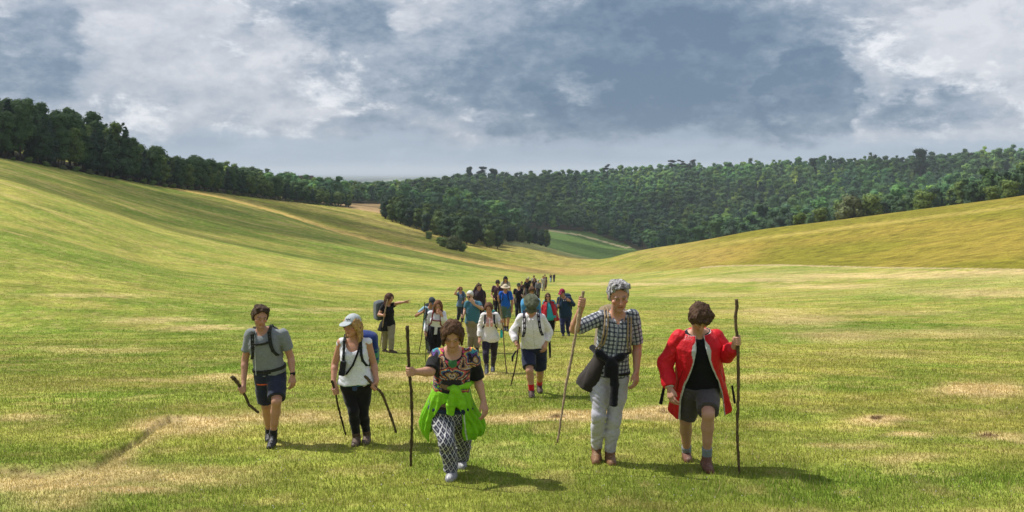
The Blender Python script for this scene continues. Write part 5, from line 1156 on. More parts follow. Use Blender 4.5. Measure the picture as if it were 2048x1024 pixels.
# --- 4: grey haired man in a checked shirt
def man_check():
    cr = (1100, 540, 2.56)
    J = dict(head=(350, 128, -.20), neck=(345, 218, -.10), pelvis=(305, 525, 0), shL=(256, 240, -.08), shR=(424, 242, -.06), elL=(122, 298, -.22), elR=(446, 385, 0), wrL=(152, 208, -.38), wrR=(442, 515, -.10),
             hipL=(262, 548), hipR=(350, 548), knL=(250, 738, -.10), knR=(325, 768, -.02), anL=(238, 905, .14), anR=(307, 928, .10), ftL=(222, 988), ftR=(306, 990))
    p = mk(cr, J, h=H1, HS=1.12, label='tall grey haired man in blue checked shirt with a black jumper tied round his waist', group='walkers', face=(6, 16, -3), hands={'L': ('grip', (160, 160, -.42), (170, 110, -.42), (148, 230, -.42), 1)}, feetyaw=(-6, 2), skin=C(.46, .235, .155))
    p.body(stubble=.3, brow=C(.1, .08, .07)); p.hair('short', (.06, .055, .055), grey=(.44, .43, .44), seed=4, vol=.009)
    def pl(u, v):
        a = (u / .046) % 1; b = (v / .046) % 1; s1 = np.where(a < .46, .22, 1.0) * np.where(np.abs(a - .74) < .07, .6, 1); s2 = np.where(b < .46, .22, 1.0) * np.where(np.abs(b - .74) < .07, .6, 1)
        k = np.clip(s1 * s2, .03, 1)[:, None]; return C(.56, .58, .62) * k + C(.012, .02, .045) * (1 - k)
    def cf(V):
        q = p.tor(V); c = pl(q[:, 0] + .3 * q[:, 1], q[:, 2] * p.L)
        for k in 'LR':
            sh_, el_ = p.P['sh' + k], p.P['el' + k]; d_ = nrm(el_ - sh_); t = (V - sh_) @ d_; ax = nrm(np.cross(d_, [0, -1, .2])); r = np.linalg.norm(V - sh_ - t[:, None] * d_, axis=1)
            m = (t > .03) & (r < .11) & (np.abs(q[:, 0]) > .15); c[m] = pl(t[m], ((V - sh_) @ ax)[m])
        m = (np.abs(q[:, 0]) < .006) & (q[:, 1] < 0) & (q[:, 2] < .9); c[m] = C(.2, .22, .28); return c
    p.top('checked_shirt', cf, hem=.0, sleeve=.88, e=.010, loose=.008, neckr=.072, neckdrop=.035, sl_e=.013, wr=.007)
    col_ = [cone(p.tp(-.075, 1.0, .02), p.tp(-.035, .90, -.105), .016, .02, .01), cone(p.tp(.075, 1.0, .02), p.tp(.035, .90, -.105), .016, .02, .01), cone(p.tp(-.07, 1.02, .04), p.tp(.07, 1.02, .04), .018, .018, .01)]
    p.blobmesh('collar', col_, cf, wr=.001)
    p.bottoms('trousers', C(.44, .43, .50), kind='long', end=.95, e=.006, low=.014, topf=.10, wr=.011)
    V, F = solid([p.torso(.026, .05, .10)], h=H1); p.put('belt', V, F, M_shoe, BLK)
    p.shoes(C(.17, .085, .04), sole=(.12, .08, .05), boot=.10, lace=(.28, .18, .1), name='boot', big=1.02)
    blk = C(.010, .010, .013); o_ = lambda x, y, d: p.at(x, y, d)
    prof = [(.34, .19, .16, 0, 0), (.2, .20, .165, 0, -.01), (0, .235, .17, .02, -.04), (-.15, .265, .17, .04, -.07), (-.30, .27, .16, .06, -.09)]
    keep = lambda x, y, f: np.maximum(np.where(x > -.02, 1, -1) * 1.0, np.maximum(np.where((y < 0), np.interp(f, [-.35, -.1, .2, .34], [.15, .13, .10, .02]) + x, -1) , (-.24 - .3 * (x + .3) - f) * .3))
    j = p.shell('tied_jumper', prof, .018, C(.030, .024, .022), keep=keep, mat=M_cloth, wr=.007, fold=(5, 0, 0))
    kn = [cone(o_(216, 392, -.05), o_(250, 425, -.17), .036, .040, .03), cone(o_(250, 425, -.17), o_(312, 465, -.22), .040, .040, .03), cone(o_(312, 465, -.22), o_(365, 440, -.19), .038, .036, .03), cone(o_(365, 440, -.19), o_(402, 405, -.08), .036, .032, .03), ell(o_(312, 472, -.24), np.eye(3), (.05, .035, .05), .02),
          cone(o_(298, 480, -.24), o_(290, 540, -.22), .040, .042, .02, cap=True), cone(o_(330, 485, -.24), o_(330, 580, -.23), .044, .050, .02), cone(o_(330, 580, -.23), o_(322, 690, -.26), .050, .050, .02, cap=True)]
    p.blobmesh('jumper_sleeves', kn, blk, M_cloth, wr=.008, parent=j)
    p.straps(C(.30, .22, .13), 'khaki rucksack worn by the man in the checked shirt', x=.125, packcol=C(.22, .17, .11), packsz=(.13, .09, .2), packf=.6, w=.034)
    stick(p, [(172, 108, -.42), (160, 160, -.42), (146, 240, -.42), (112, 440, -.44), (82, 590, -.47), (62, 720, -.50), (38, 884, -.52)], 'long pale knobbly stick held high by the man in the checked shirt', r=.019, col=(.34, .25, .16), seed=5, taper=.62)
man_check()
# --- 5: man in a red waterproof
def coat(p, red, lining, hem=-.50, openw=(.045, .105, .245), sleeves=('LR', .93), wide=1.0, e=.034, long_f=None, clip=None):
    P, S = p.P, p.S; w_ = wide * S
    t_ = p.torso(.0); ft = t_['ts'] / p.L; Wf = lambda f: float(np.interp(f, ft, t_['ws'])); Df = lambda f: float(np.interp(f, ft, t_['ds'])); Yf_ = lambda f: float(np.interp(f, ft, t_['ys']))
    prof = [(f, Wf(f) + a * w_, Df(f) + b * w_, Yf_(f), 0) for f, a, b in [(1.0, .022, .022), (.93, .036, .040), (.8, .036, .044), (.6, .040, .044), (.4, .050, .046), (.2, .056, .046)]] + [(-.1, Wf(-.05) + .085 * w_, Df(0) + .035 * w_, Yf_(0), 0), (hem, Wf(0) + .13 * w_, Df(0) + .015, Yf_(0), 0)]
    def keep(x, y, f):
        ow = np.interp(f, [hem, -.1, .2, .5, .85, 1.0], [openw[2], openw[2] * .9, (openw[1] + openw[2]) / 2, openw[1], openw[0], openw[0] * .8]); a = np.minimum(x + ow * .95, ow - x); a = np.where(y < 0, a, -1); bot = (hem * .72 + .28 * hem * np.clip((-y + .05) * 6, 0, 1) - f) * .3; return np.maximum(a, bot)
    def cf(V):
        q = p.tor(V); x, y, f = q.T; ow = np.interp(f, [hem, -.1, .2, .5, .85, 1.0], [openw[2], openw[2] * .9, (openw[1] + openw[2]) / 2, openw[1], openw[0], openw[0] * .8]); c = np.tile(red, (len(V), 1))
        W = np.interp(f, [a[0] for a in prof][::-1], [a[1] for a in prof][::-1]); D = np.interp(f, [a[0] for a in prof][::-1], [a[2] for a in prof][::-1]); y = y - np.interp(f, [a[0] for a in prof][::-1], [a[3] for a in prof][::-1]); r = (np.abs(x / W) ** 2.3 + np.abs(y / D) ** 2.3) ** (1 / 2.3)
        c[(r < .955)] = lining; c[(y < 0) & (np.abs(x) < ow + .012 + .035 * sst(f, .62, .80) * (1 - sst(f, .86, .95)))] = lining
        c[(y < 0) & (np.abs(np.abs(x) - ow - .055 - .03 * f) < .004) & (f < .42) & (f > .02)] = red * .25; c[(y < 0) & (np.abs(f - .02) < .008) & (np.abs(x) > ow + .03) & (np.abs(x) < ow + .12)] = red * .4
        return c
    j = p.shell('coat', prof, .018, cf, keep=keep, wr=.008, mat=M_shell, fold=(9, 0, 0))
    add = []; ue = .022 * S
    for k in sleeves[0]:
        sh_, el_, wr_ = P['sh' + k], P['el' + k], P['wr' + k]; f = sleeves[1]
        add += [cone(sh_ * .9 + p.tp(0, .93, 0) * .1, el_, .056 * S + ue, .048 * S + ue * 1.1, .03), cone(el_, el_ + (wr_ - el_) * .7, .048 * S + ue * 1.1, .044 * S + ue, .03), cone(el_ + (wr_ - el_) * .5, el_ + (wr_ - el_) * f, .044 * S + ue, .036 * S + ue, .02, cap=True)]
    p.blobmesh('coat_sleeve', add, red, M_shell, wr=.009, parent=j)
    col_ = [cone(p.tp(q * .075, 1.0, .03), p.tp(q * .085, .86, -.125), .020, .022, .015) for q in (-1, 1)] + [cone(p.tp(-.075, 1.0, .05), p.tp(.075, 1.0, .05), .028, .028, .02)]
    p.blobmesh('collar', col_, lambda V: lerp(np.tile(red, (len(V), 1)), lining, (np.abs(p.tor(V)[:, 0]) < .060) * (p.tor(V)[:, 1] < .0) * 1.0), M_shell, wr=.004, parent=j); return j
def man_red():
    cr = (1290, 590, 2.768)
    J = dict(head=(302, 118, -.36), neck=(294, 200, -.20), pelvis=(300, 492, 0), shL=(180, 232, -.14), shR=(402, 228, -.14), elL=(112, 372, -.08), elR=(448, 325, -.20), wrL=(136, 508, -.22), wrR=(492, 282, -.38),
             hipL=(247, 522), hipR=(346, 522), knL=(226, 690, -.03), knR=(350, 655, -.17), anL=(230, 868, .14), anR=(342, 888, .16), ftL=(226, 920), ftR=(360, 988))
    p = mk(cr, J, h=H1, label='man in open red waterproof coat and grey shorts looking down, rightmost walker', group='walkers', face=(6, 50, 3), fat=1.06, hands={'R': ('grip', (512, 248, -.42), (506, 180, -.42), (516, 320, -.42), -1)}, feetyaw=(-4, 14), skin=C(.46, .25, .175))
    p.body(stubble=.15); p.hair('mop', (.07, .04, .025), seed=5, vol=.020)
    p.top('t_shirt', C(.008, .008, .011), hem=.0, sleeve=.15, e=.004, loose=.010, wr=.006, sl_e=-.004)
    p.bottoms('shorts', C(.075, .065, .07), end=.86, e=.018, flare=.020, topf=.05, wr=.010)
    p.socks(C(.20, .23, .26), .78); p.shoes(C(.13, .055, .035), sole=(.05, .03, .025), lace=(.2, .13, .1))
    red = C(.56, .008, .018); lin = C(.48, .49, .50)
    j = coat(p, red, lin, hem=-.52)
    V, F = solid([cone(p.P['wrR'] + (p.P['elR'] - p.P['wrR']) * .02, p.P['wrR'] + (p.P['elR'] - p.P['wrR']) * .16, .046, .05, .01, cap=True), cone(p.P['wrL'] + (p.P['elL'] - p.P['wrL']) * .02, p.P['wrL'] + (p.P['elL'] - p.P['wrL']) * .10, .046, .05, .01, cap=True)], h=.008); p.put('cuff_lining', V, F, M_shell, lin, j)
    r = empty('rucksack', p.base); tag(r, 'blue rucksack on the back of the man in the red coat, black strap hanging down', 'rucksack', 'rucksacks worn by the walkers')
    V, F = solid([bxp(p.tp(.06, .38, .27), p.T, (.16, .08, .20), .06)], h=.012); mesh_obj('bag', V, F, M_cloth, np.tile(C(.02, .08, .3), (len(V), 1)), r)
    for st_ in (cone(p.at(112, 480, .06), p.at(86, 605, .04), .014, .020, .01, cap=True), cone(p.at(482, 500, .05), p.at(497, 600, .05), .012, .014, .01, cap=True)):
        V, F = solid([st_], h=.007); mesh_obj('loose_strap', V, F, M_cloth, np.tile(BLK, (len(V), 1)), r)
    stick(p, [(506, 25, -.42), (510, 60, -.42), (499, 140, -.42), (512, 248, -.42), (517, 420, -.42), (516, 560, -.42), (511, 700, -.42), (513, 860, -.41), (524, 1003, -.4)], 'long straight brown stick held by the man in the red coat', r=.0175, col=(.11, .075, .04), seed=6, taper=.75)
man_red()
print('front five', time.time() - t1_)
# --- 6: man in white shirt and flat cap
H2 = .011
def man_white():
    cr = (990, 570, 4.453)
    J = dict(head=(322, 170, -.34), neck=(322, 250, -.20), pelvis=(345, 535, 0), shL=(238, 288, -.14), shR=(412, 288, -.14), elL=(160, 415, -.10), elR=(482, 410, .0), wrL=(188, 510, -.28), wrR=(455, 512, -.12),
             hipL=(295, 560), hipR=(398, 560), knL=(308, 755, -.12), knR=(402, 765, 0), anL=(326, 940, .12), anR=(396, 882, .16), ftL=(328, 1003), ftR=(403, 968))
    p = mk(cr, J, h=.009, label='man in white shirt, olive flat cap and red socks, looking down', group='walkers', face=(2, 44, 0), fat=1.15, hands={'L': ('grip', (205, 545, -.32), (212, 450, -.32), (192, 650, -.32), 1)}, skin=SKIN)
    p.body(stubble=.2); p.hair('crop', (.2, .18, .16), seed=6, vol=.008)
    hd, S, R = p.hd, p.HS, p.HR
    V, F = solid([ell(hd(0, .0, .078), R, np.array([.112, .132, .055]) * S, .02), ell(hd(0, -.122, .045), rotm_mul(R, 24), np.array([.082, .052, .012]) * S, .012)], h=.009, wr=lambda P: .010 * (n3(P, 24.) - .6 * np.abs(n3(P + 3, 30.)))); p.put('flat_cap', V, F, M_cloth, lambda V: np.tile(C(.085, .095, .06), (len(V), 1)) * (1 + .45 * n3(V, 22.))[:, None])
    wsh = lambda V: np.where(((np.abs(p.tor(V)[:, 0] - .018) < .004) & (p.tor(V)[:, 1] < 0) & (p.tor(V)[:, 2] < .92))[:, None], C(.42, .42, .47), C(.66, .64, .68))
    p.top('shirt', wsh, hem=.02, sleeve=1.88, e=.009, loose=.012, neckr=.066, sl_e=.013, wr=.011)
    p.blobmesh('collar', [cone(p.tp(q * .075, 1.0, .02), p.tp(q * .03, .90, -.12), .015, .019, .01) for q in (-1, 1)], C(.66, .64, .68), wr=.001)
    p.bottoms('shorts', C(.018, .022, .05), end=.86, e=.022, flare=.02, topf=.06)
    p.socks(C(.55, .012, .02), .62); p.shoes(C(.055, .035, .028), boot=.04)
    def ex(root):
        V, F = solid([cone(p.at(185, 590, 0), p.at(155, 640, 0), .014, .018, .01), cone(p.at(155, 640, 0), p.at(155, 672, 0), .018, .02, .01), cone(p.at(485, 500, 0), p.at(490, 590, 0), .022, .02, .01), cone(p.at(490, 590, 0), p.at(490, 645, 0), .02, .016, .01)], h=.009); mesh_obj('loose_strap', V, F, M_cloth, np.tile(C(.02, .02, .03), (len(V), 1)), root)
    p.straps(C(.018, .015, .03), 'rucksack with blue top worn by the man in the white shirt', x=.125, packcol=lambda V: lerp(np.tile(C(.03, .03, .04), (len(V), 1)), C(.05, .22, .42), (p.tor(V)[:, 2] > .8) * 1.0), packsz=(.15, .10, .26), packf=.72, w=.028, extra=ex)
    stick(p, [(218, 372, -.32), (212, 450, -.32), (205, 545, -.32), (195, 650, -.32), (170, 780, -.30), (140, 898, -.27)], 'thin dark stick held by the man in the white shirt', r=.015, col=(.06, .035, .025), seed=7)
man_white()
# --- 7: woman pointing
def woman_point():
    cr = (730, 560, 5.12)
    J = dict(head=(250, 182, -.12), neck=(232, 245, -.06), pelvis=(236, 455, 0), shL=(188, 270, -.10), shR=(274, 258, .04), elL=(142, 352, -.14), elR=(338, 232, -.05), wrL=(192, 358, -.26), wrR=(402, 222, -.12),
             hipL=(212, 468), hipR=(262, 468), knL=(203, 592, 0), knR=(270, 592, -.03), anL=(198, 695, .1), anR=(266, 708, .1), ftL=(202, 738), ftR=(290, 750))
    p = mk(cr, J, h=H2, label='woman in black top and beige trousers pointing to the right with outstretched arm', group='walkers', face=(58, 18, 0), female=True, hands={'L': ('grip', (197, 356, -.3), (215, 270, -.3), (180, 450, -.26), 1), 'R': ('open', np.array([1, -.1, .12]), np.array([0, -.3, -1.]), np.array([0, -.2, 1.]), .15)}, feetyaw=(30, 60))
    p.body(); p.hair('long', (.07, .035, .025), seed=7, vol=.02)
    p.top('t_shirt', C(.012, .012, .015), hem=.0, sleeve=.5, e=.013, loose=.02, wr=.006)
    p.bottoms('trousers', C(.26, .22, .165), kind='long', end=.96, e=.02, low=.022, wr=.008)
    p.shoes(C(.07, .045, .035), boot=.1, name='boot')
    j = p.shell('tied_jacket', [(.2, .19, .16, 0, 0), (0, .23, .18, 0, -.03), (-.25, .25, .18, 0, -.05)], .022, C(.012, .012, .014), keep=lambda x, y, f: np.maximum(np.where(y < 0, np.minimum(x + .10, .14 - x), -1), (-.22 - f) * .3), mat=M_cloth, wr=.012)
    p.straps(BLK, 'grey rucksack worn by the pointing woman', packcol=C(.11, .125, .14), packx=-.12, packsz=(.15, .12, .24), packf=.62)
    stick(p, [(232, 198, -.32), (215, 270, -.31), (197, 356, -.3), (180, 480, -.2), (165, 620, -.05), (142, 762, .05)], 'long pale stick held by the pointing woman', r=.017, col=(.30, .21, .13), seed=8)
woman_point()
def man_bluetee():
    cr = (730, 560, 5.12)
    J = dict(head=(684, 222, -.22), neck=(668, 280, -.12), pelvis=(660, 470, 0), shL=(606, 292, -.12), shR=(722, 296, -.08), elL=(524, 362, -.14), elR=(740, 380, .05), wrL=(586, 326, -.34), wrR=(715, 430, -.1),
             hipL=(638, 480), hipR=(688, 480), knL=(645, 600, -.02), knR=(690, 600, 0), anL=(655, 705, .1), anR=(690, 705, .1), ftL=(655, 748), ftR=(700, 748))
    p = mk(cr, J, h=H2, label='man in pale blue t-shirt and dark cap bent over his stick', group='walkers', face=(30, 32, 0), hands={'L': ('grip', (606, 316, -.36), (610, 240, -.36), (600, 420, -.32), 1)}, skin=TAN)
    p.body(); p.hair('crop', (.1, .08, .07), seed=8, vol=.006); p.cap(C(.035, .045, .055), 'cap')
    p.top('t_shirt', C(.24, .38, .46), hem=.0, sleeve=.6, e=.014, loose=.02); p.bottoms('trousers', C(.11, .13, .13), kind='long', end=.95, low=.02); p.shoes(C(.05, .04, .035))
    p.straps(C(.015, .02, .03), 'black rucksack worn by the man in the pale blue t-shirt', packcol=C(.02, .025, .03), packsz=(.15, .1, .22), w=.026)
    stick(p, [(612, 228, -.36), (606, 316, -.36), (598, 430, -.32), (578, 600, -.15), (548, 768, 0)], 'thin dark stick held by the man in the pale blue t-shirt', r=.014, col=(.07, .05, .03), seed=9)
man_bluetee()
def woman_redstrap():
    cr = (730, 560, 5.12)
    J = dict(head=(748, 258, -.20), neck=(740, 320, -.10), pelvis=(715, 560, 0), shL=(670, 338, -.08), shR=(800, 340, -.08), elL=(634, 452, 0), elR=(822, 440, -.16), wrL=(618, 536, -.14), wrR=(786, 352, -.34),
             hipL=(688, 575), hipR=(745, 575), knL=(690, 700, -.03), knR=(742, 700, 0), anL=(688, 800, .1), anR=(742, 800, .1), ftL=(688, 842), ftR=(746, 842))
    p = mk(cr, J, h=H2, label='woman in white shirt with red rucksack straps holding her hand over her mouth', group='walkers', face=(4, 22, 0), female=True, hands={'L': ('grip', (622, 555, -.18), (622, 470, -.18), (624, 640, -.15), 1), 'R': ('curl', np.array([-.7, -.1, .7]), np.array([0., 1., .0]), np.array([.6, 0, .8]), .7)})
    p.body(); p.hair('long', (.14, .065, .035), seed=9, vol=.014)
    p.top('shirt', C(.62, .62, .68), hem=.1, sleeve=1.85, e=.010, loose=.010, sl_e=.012, wr=.010)
    p.A['uarmR'] = p.A['uarmR']; p.bottoms('leggings', C(.012, .012, .018), kind='long', end=.9, e=.012, low=.01); p.shoes(C(.05, .04, .035))
    j = p.shell('tied_jacket', [(.42, .165, .15, 0, 0), (.2, .19, .17, 0, 0), (0, .22, .19, 0, 0), (-.22, .24, .20, 0, 0)], .02, C(.012, .012, .02), keep=lambda x, y, f: np.maximum(np.where(y < 0, np.minimum(x + .02, .06 - x), -1), (-.2 - f) * .3), mat=M_cloth, wr=.010)
    p.straps(C(.16, .02, .025), 'red strapped rucksack worn by the woman in white with her hand on her mouth', packcol=C(.05, .03, .03), packsz=(.13, .1, .2), chest=.7, w=.018)
    stick(p, [(642, 342, -.19), (632, 372, -.19), (624, 400, -.18), (622, 555, -.18), (624, 700, -.12), (622, 846, -.05)], 'dark stick with crooked top held by the woman with red straps', r=.015, col=(.05, .04, .03), seed=10)
woman_redstrap()
def woman_shade():
    cr = (890, 540, 4.653)
    J = dict(head=(143, 180, -.08), neck=(148, 212, -.04), pelvis=(150, 330, 0), shL=(126, 224, -.03), shR=(176, 224, -.03), elL=(92, 222, -.16), elR=(190, 272, 0), wrL=(110, 186, -.2), wrR=(172, 290, -.16), hipL=(136, 338), hipR=(164, 338), knL=(130, 400, 0), knR=(165, 395, -.05), anL=(120, 462, .05), anR=(160, 462, .05), ftL=(116, 482), ftR=(160, 486))
    p = mk(cr, J, h=.016, label='woman in blue shirt and sunglasses shading her eyes with raised arm', group='walkers', face=(10, 0, 0), female=True, fat=1.1, hands={'L': ('curl', np.array([.5, .1, .8]), np.array([0, 1., 0]), np.array([1, 0, 0.]), .6)})
    p.body(); p.hair('bun', (.18, .09, .05)); p.glasses(); p.top('shirt', C(.09, .15, .24), hem=-.05, sleeve=.6, loose=.02); p.bottoms('trousers', C(.03, .035, .06), kind='long', end=.95, low=.02); p.shoes(C(.03, .03, .03))
    p.straps(C(.02, .02, .03), 'dark rucksack worn by the woman shading her eyes', packcol=C(.03, .03, .05), packsz=(.15, .1, .22))
    stick(p, [(172, 270, -.2), (170, 300, -.2), (162, 400, -.15), (150, 492, -.05)], 'dark stick held by the woman shading her eyes', r=.016, col=(.05, .04, .03), seed=11)
woman_shade()
def man_bald():
    cr = (890, 540, 4.653)
    J = dict(head=(232, 234, -.18), neck=(250, 285, -.08), pelvis=(258, 480, 0), shL=(207, 308, -.12), shR=(315, 312, .0), elL=(184, 375, -.10), elR=(345, 356, -.14), wrL=(170, 418, -.24), wrR=(272, 316, -.34), hipL=(232, 495), hipR=(290, 495), knL=(238, 610, -.05), knR=(288, 612, 0), anL=(238, 722, .1), anR=(300, 720, .1), ftL=(235, 764), ftR=(305, 766))
    p = mk(cr, J, h=H2, label='white haired man in teal polo shirt and beige trousers raising a hand to his face', group='walkers', face=(-24, 16, 0), fat=1.18, hands={'L': ('grip', (160, 428, -.26), (168, 380, -.26), (152, 480, -.24), 1), 'R': ('curl', np.array([-.5, -.2, .8]), np.array([-.3, .9, 0]), np.array([.8, 0, .5]), .6)}, skin=PALE)
    p.body(); p.hair('crop', (.62, .60, .57), seed=3, vol=.006); p.glasses()
    p.top('polo_shirt', C(.05, .15, .22), hem=-.0, sleeve=.62, loose=.01, sl_e=.012); p.bottoms('trousers', C(.25, .20, .15), kind='long', end=.95, low=.024); p.shoes(C(.06, .045, .035))
    stick(p, [(168, 370, -.26), (160, 428, -.26), (152, 490, -.24), (140, 640, -.1), (130, 768, 0)], 'dark stick held by the white haired man', r=.015, col=(.05, .04, .03), seed=12)
man_bald()
def woman_blouse():
    cr = (890, 540, 4.653)
    J = dict(head=(408, 350, -.18), neck=(415, 405, -.08), pelvis=(418, 620, 0), shL=(362, 420, -.06), shR=(474, 420, -.06), elL=(328, 525, 0), elR=(512, 510, -.04), wrL=(320, 632, -.12), wrR=(528, 472, -.26), hipL=(388, 640), hipR=(452, 640), knL=(378, 780, -.05), knR=(456, 775, -.02), anL=(388, 885, .1), anR=(446, 878, .1), ftL=(372, 972), ftR=(448, 948))
    p = mk(cr, J, h=.0095, label='young woman in white embroidered blouse and black leggings with a turquoise bottle', group='walkers', face=(-4, 24, 0), female=True, hands={'R': ('grip', (535, 470, -.3), (528, 400, -.3), (540, 540, -.28), -1)}, skin=C(.42, .22, .15))
    p.body(); p.hair('bun', (.11, .055, .035), seed=10, vol=.010)
    def bc(V):
        q = p.tor(V); c = np.tile(C(.66, .64, .66), (len(V), 1)); m = (q[:, 1] < 0) & (np.abs(q[:, 0]) < .075) & (q[:, 2] > .52) & (q[:, 2] < .92) & (np.sin(np.abs(q[:, 0]) * 330) * np.sin(q[:, 2] * 110) > -.35) & (np.abs(q[:, 0]) > .012); c[m] = C(.55, .16, .13); return c
    p.top('embroidered_blouse', bc, hem=-.16, sleeve=1.85, e=.009, loose=.012, neckdrop=.03, sl_e=.016, wr=.010, bottom_flare=.025)
    p.bottoms('leggings', C(.022, .018, .035), kind='long', end=.82, e=.008, low=.006, wr=.002); p.socks(C(.02, .02, .025), .93); p.shoes(C(.03, .03, .045), boot=.16, name='boot', lace=(.12, .12, .14))
    p.straps(C(.02, .02, .03), 'rucksack with turquoise corner worn by the woman in the embroidered blouse', packcol=C(.02, .25, .24), packsz=(.12, .09, .2), packf=.62)
    stick(p, [(512, 315, -.3), (525, 400, -.3), (535, 470, -.3), (546, 620, -.2), (556, 800, -.08), (578, 975, 0)], 'long grey brown stick held by the woman in the embroidered blouse', r=.016, col=(.20, .14, .09), seed=13)
    e = empty('water_bottle', p.at(526, 600, -.1) + p.base); tag(e, 'turquoise water bottle hanging beside the woman in the embroidered blouse', 'bottle')
    V, F = solid([cone(np.array([0, 0, -.05]), np.array([0, 0, .06]), .03, .03, .01), cone(np.array([0, 0, .05]), np.array([0, 0, .10]), .028, .014, .01)], h=.008); mesh_obj('flask', V, F, M_shell, np.tile(C(.02, .45, .45), (len(V), 1)), e); V, F = solid([cone(np.array([0, 0, .10]), np.array([0, 0, .13]), .016, .016, .004, cap=True)], h=.006); mesh_obj('lid', V, F, M_shell, np.tile(C(.03, .03, .04), (len(V), 1)), e)
woman_blouse()
def man_hatblue():
    cr = (890, 540, 4.653)
    J = dict(head=(562, 168, -.10), neck=(562, 204, -.04), pelvis=(565, 345, 0), shL=(520, 216, -.03), shR=(606, 216, -.03), elL=(500, 278, 0), elR=(626, 290, .02), wrL=(494, 246, -.22), wrR=(624, 360, -.05), hipL=(542, 355), hipR=(588, 355), knL=(550, 450, -.05), knR=(588, 450, 0), anL=(556, 530, .1), anR=(580, 535, .1), ftL=(552, 565), ftR=(578, 572))
    p = mk(cr, J, h=.013, label='man in straw hat, bright blue shirt and green shorts at the back of the group', group='walkers', face=(4, 8, 0), hands={'L': ('grip', (495, 240, -.25), (494, 205, -.25), (500, 300, -.22), 1)}, skin=TAN)
    p.body(); p.hair('crop', (.12, .09, .07)); p.cap(C(.50, .42, .30), 'straw'); p.top('shirt', C(.012, .10, .50), hem=-.05, sleeve=.75, loose=.012, sl_e=.014); p.bottoms('shorts', C(.07, .12, .11), end=.9, e=.024, flare=.02); p.socks(C(.02, .02, .02), .8); p.shoes(C(.02, .02, .025))
    p.straps(C(.02, .02, .05), 'dark rucksack worn by the man in the straw hat', packcol=C(.03, .03, .05), packsz=(.15, .1, .2))
    stick(p, [(494, 195, -.25), (495, 240, -.25), (505, 330, -.2), (522, 500, -.05), (530, 600, 0)], 'stick held by the man in the straw hat', r=.017, col=(.26, .19, .12), seed=14)
man_hatblue()
def man_maroon():
    cr = (990, 570, 4.453)
    J = dict(head=(598, 68, -.16), neck=(612, 110, -.06), pelvis=(628, 262, 0), shL=(572, 122, -.06), shR=(662, 118, .0), elL=(568, 190, -.08), elR=(700, 172, -.04), wrL=(564, 190, -.24), wrR=(662, 132, -.26), hipL=(604, 272), hipR=(652, 272), knL=(600, 350, 0), knR=(648, 350, 0), anL=(606, 425, .1), anR=(656, 420, .1), ftL=(604, 456), ftR=(654, 452))
    J['elL'] = (560, 188, -.06); J['wrL'] = (562, 186, -.26)
    p = mk(cr, J, h=.013, label='man in maroon cap and navy jumper leaning on a stick', group='walkers', face=(-30, 22, 0), fat=1.1, hands={'L': ('grip', (562, 182, -.3), (575, 130, -.3), (545, 290, -.2), 1)})
    p.body(); p.hair('crop', (.10, .08, .07)); p.cap(C(.22, .012, .05), 'cap'); p.top('jumper', C(.016, .035, .075), hem=-.08, sleeve=1.8, loose=.03, sl_e=.016, e=.012); p.bottoms('trousers', C(.025, .03, .085), kind='long', end=.95, low=.024); p.shoes(C(.02, .02, .02))
    p.blobmesh('collar', [cone(p.tp(q * .07, 1.0, .02), p.tp(q * .03, .86, -.12), .018, .018, .01) for q in (-1, 1)], C(.6, .6, .64), wr=.001)
    p.straps(C(.012, .03, .045), 'dark rucksack on the back of the man in the maroon cap', packcol=C(.012, .03, .045), packx=.12, packsz=(.17, .12, .26))
    stick(p, [(592, 60, -.32), (575, 130, -.3), (562, 182, -.3), (545, 290, -.2), (516, 465, 0)], 'stick held by the man in the maroon cap', r=.016, col=(.16, .12, .08), seed=15)
man_maroon()
def woman_teal():
    cr = (990, 570, 4.453)
    J = dict(head=(470, 98, -.10), neck=(476, 138, -.04), pelvis=(490, 285, 0), shL=(442, 150, -.02), shR=(518, 150, -.02), elL=(428, 210, .02), elR=(544, 208, .04), wrL=(430, 262, -.02), wrR=(516, 232, -.14), hipL=(472, 292), hipR=(510, 292), knL=(478, 345, -.03), knR=(512, 345, 0), anL=(484, 392, .1), anR=(512, 392, .1), ftL=(482, 412), ftR=(514, 412))
    p = mk(cr, J, h=.013, label='woman in turquoise top and open red jacket at the back of the group', group='walkers', face=(2, 4, 0), female=True, fat=1.5, skin=PALE)
    p.body(); p.hair('long', (.12, .07, .04), vol=.012); p.glasses(); p.top('top', C(.035, .30, .38), hem=-.12, sleeve=.5, loose=.02, bottom_flare=.02); p.bottoms('trousers', C(.012, .012, .015), kind='long', end=.95, low=.014); p.shoes(C(.02, .02, .02))
    coat(p, C(.36, .008, .02), C(.08, .02, .03), hem=-.2, openw=(.05, .10, .16))
woman_teal()
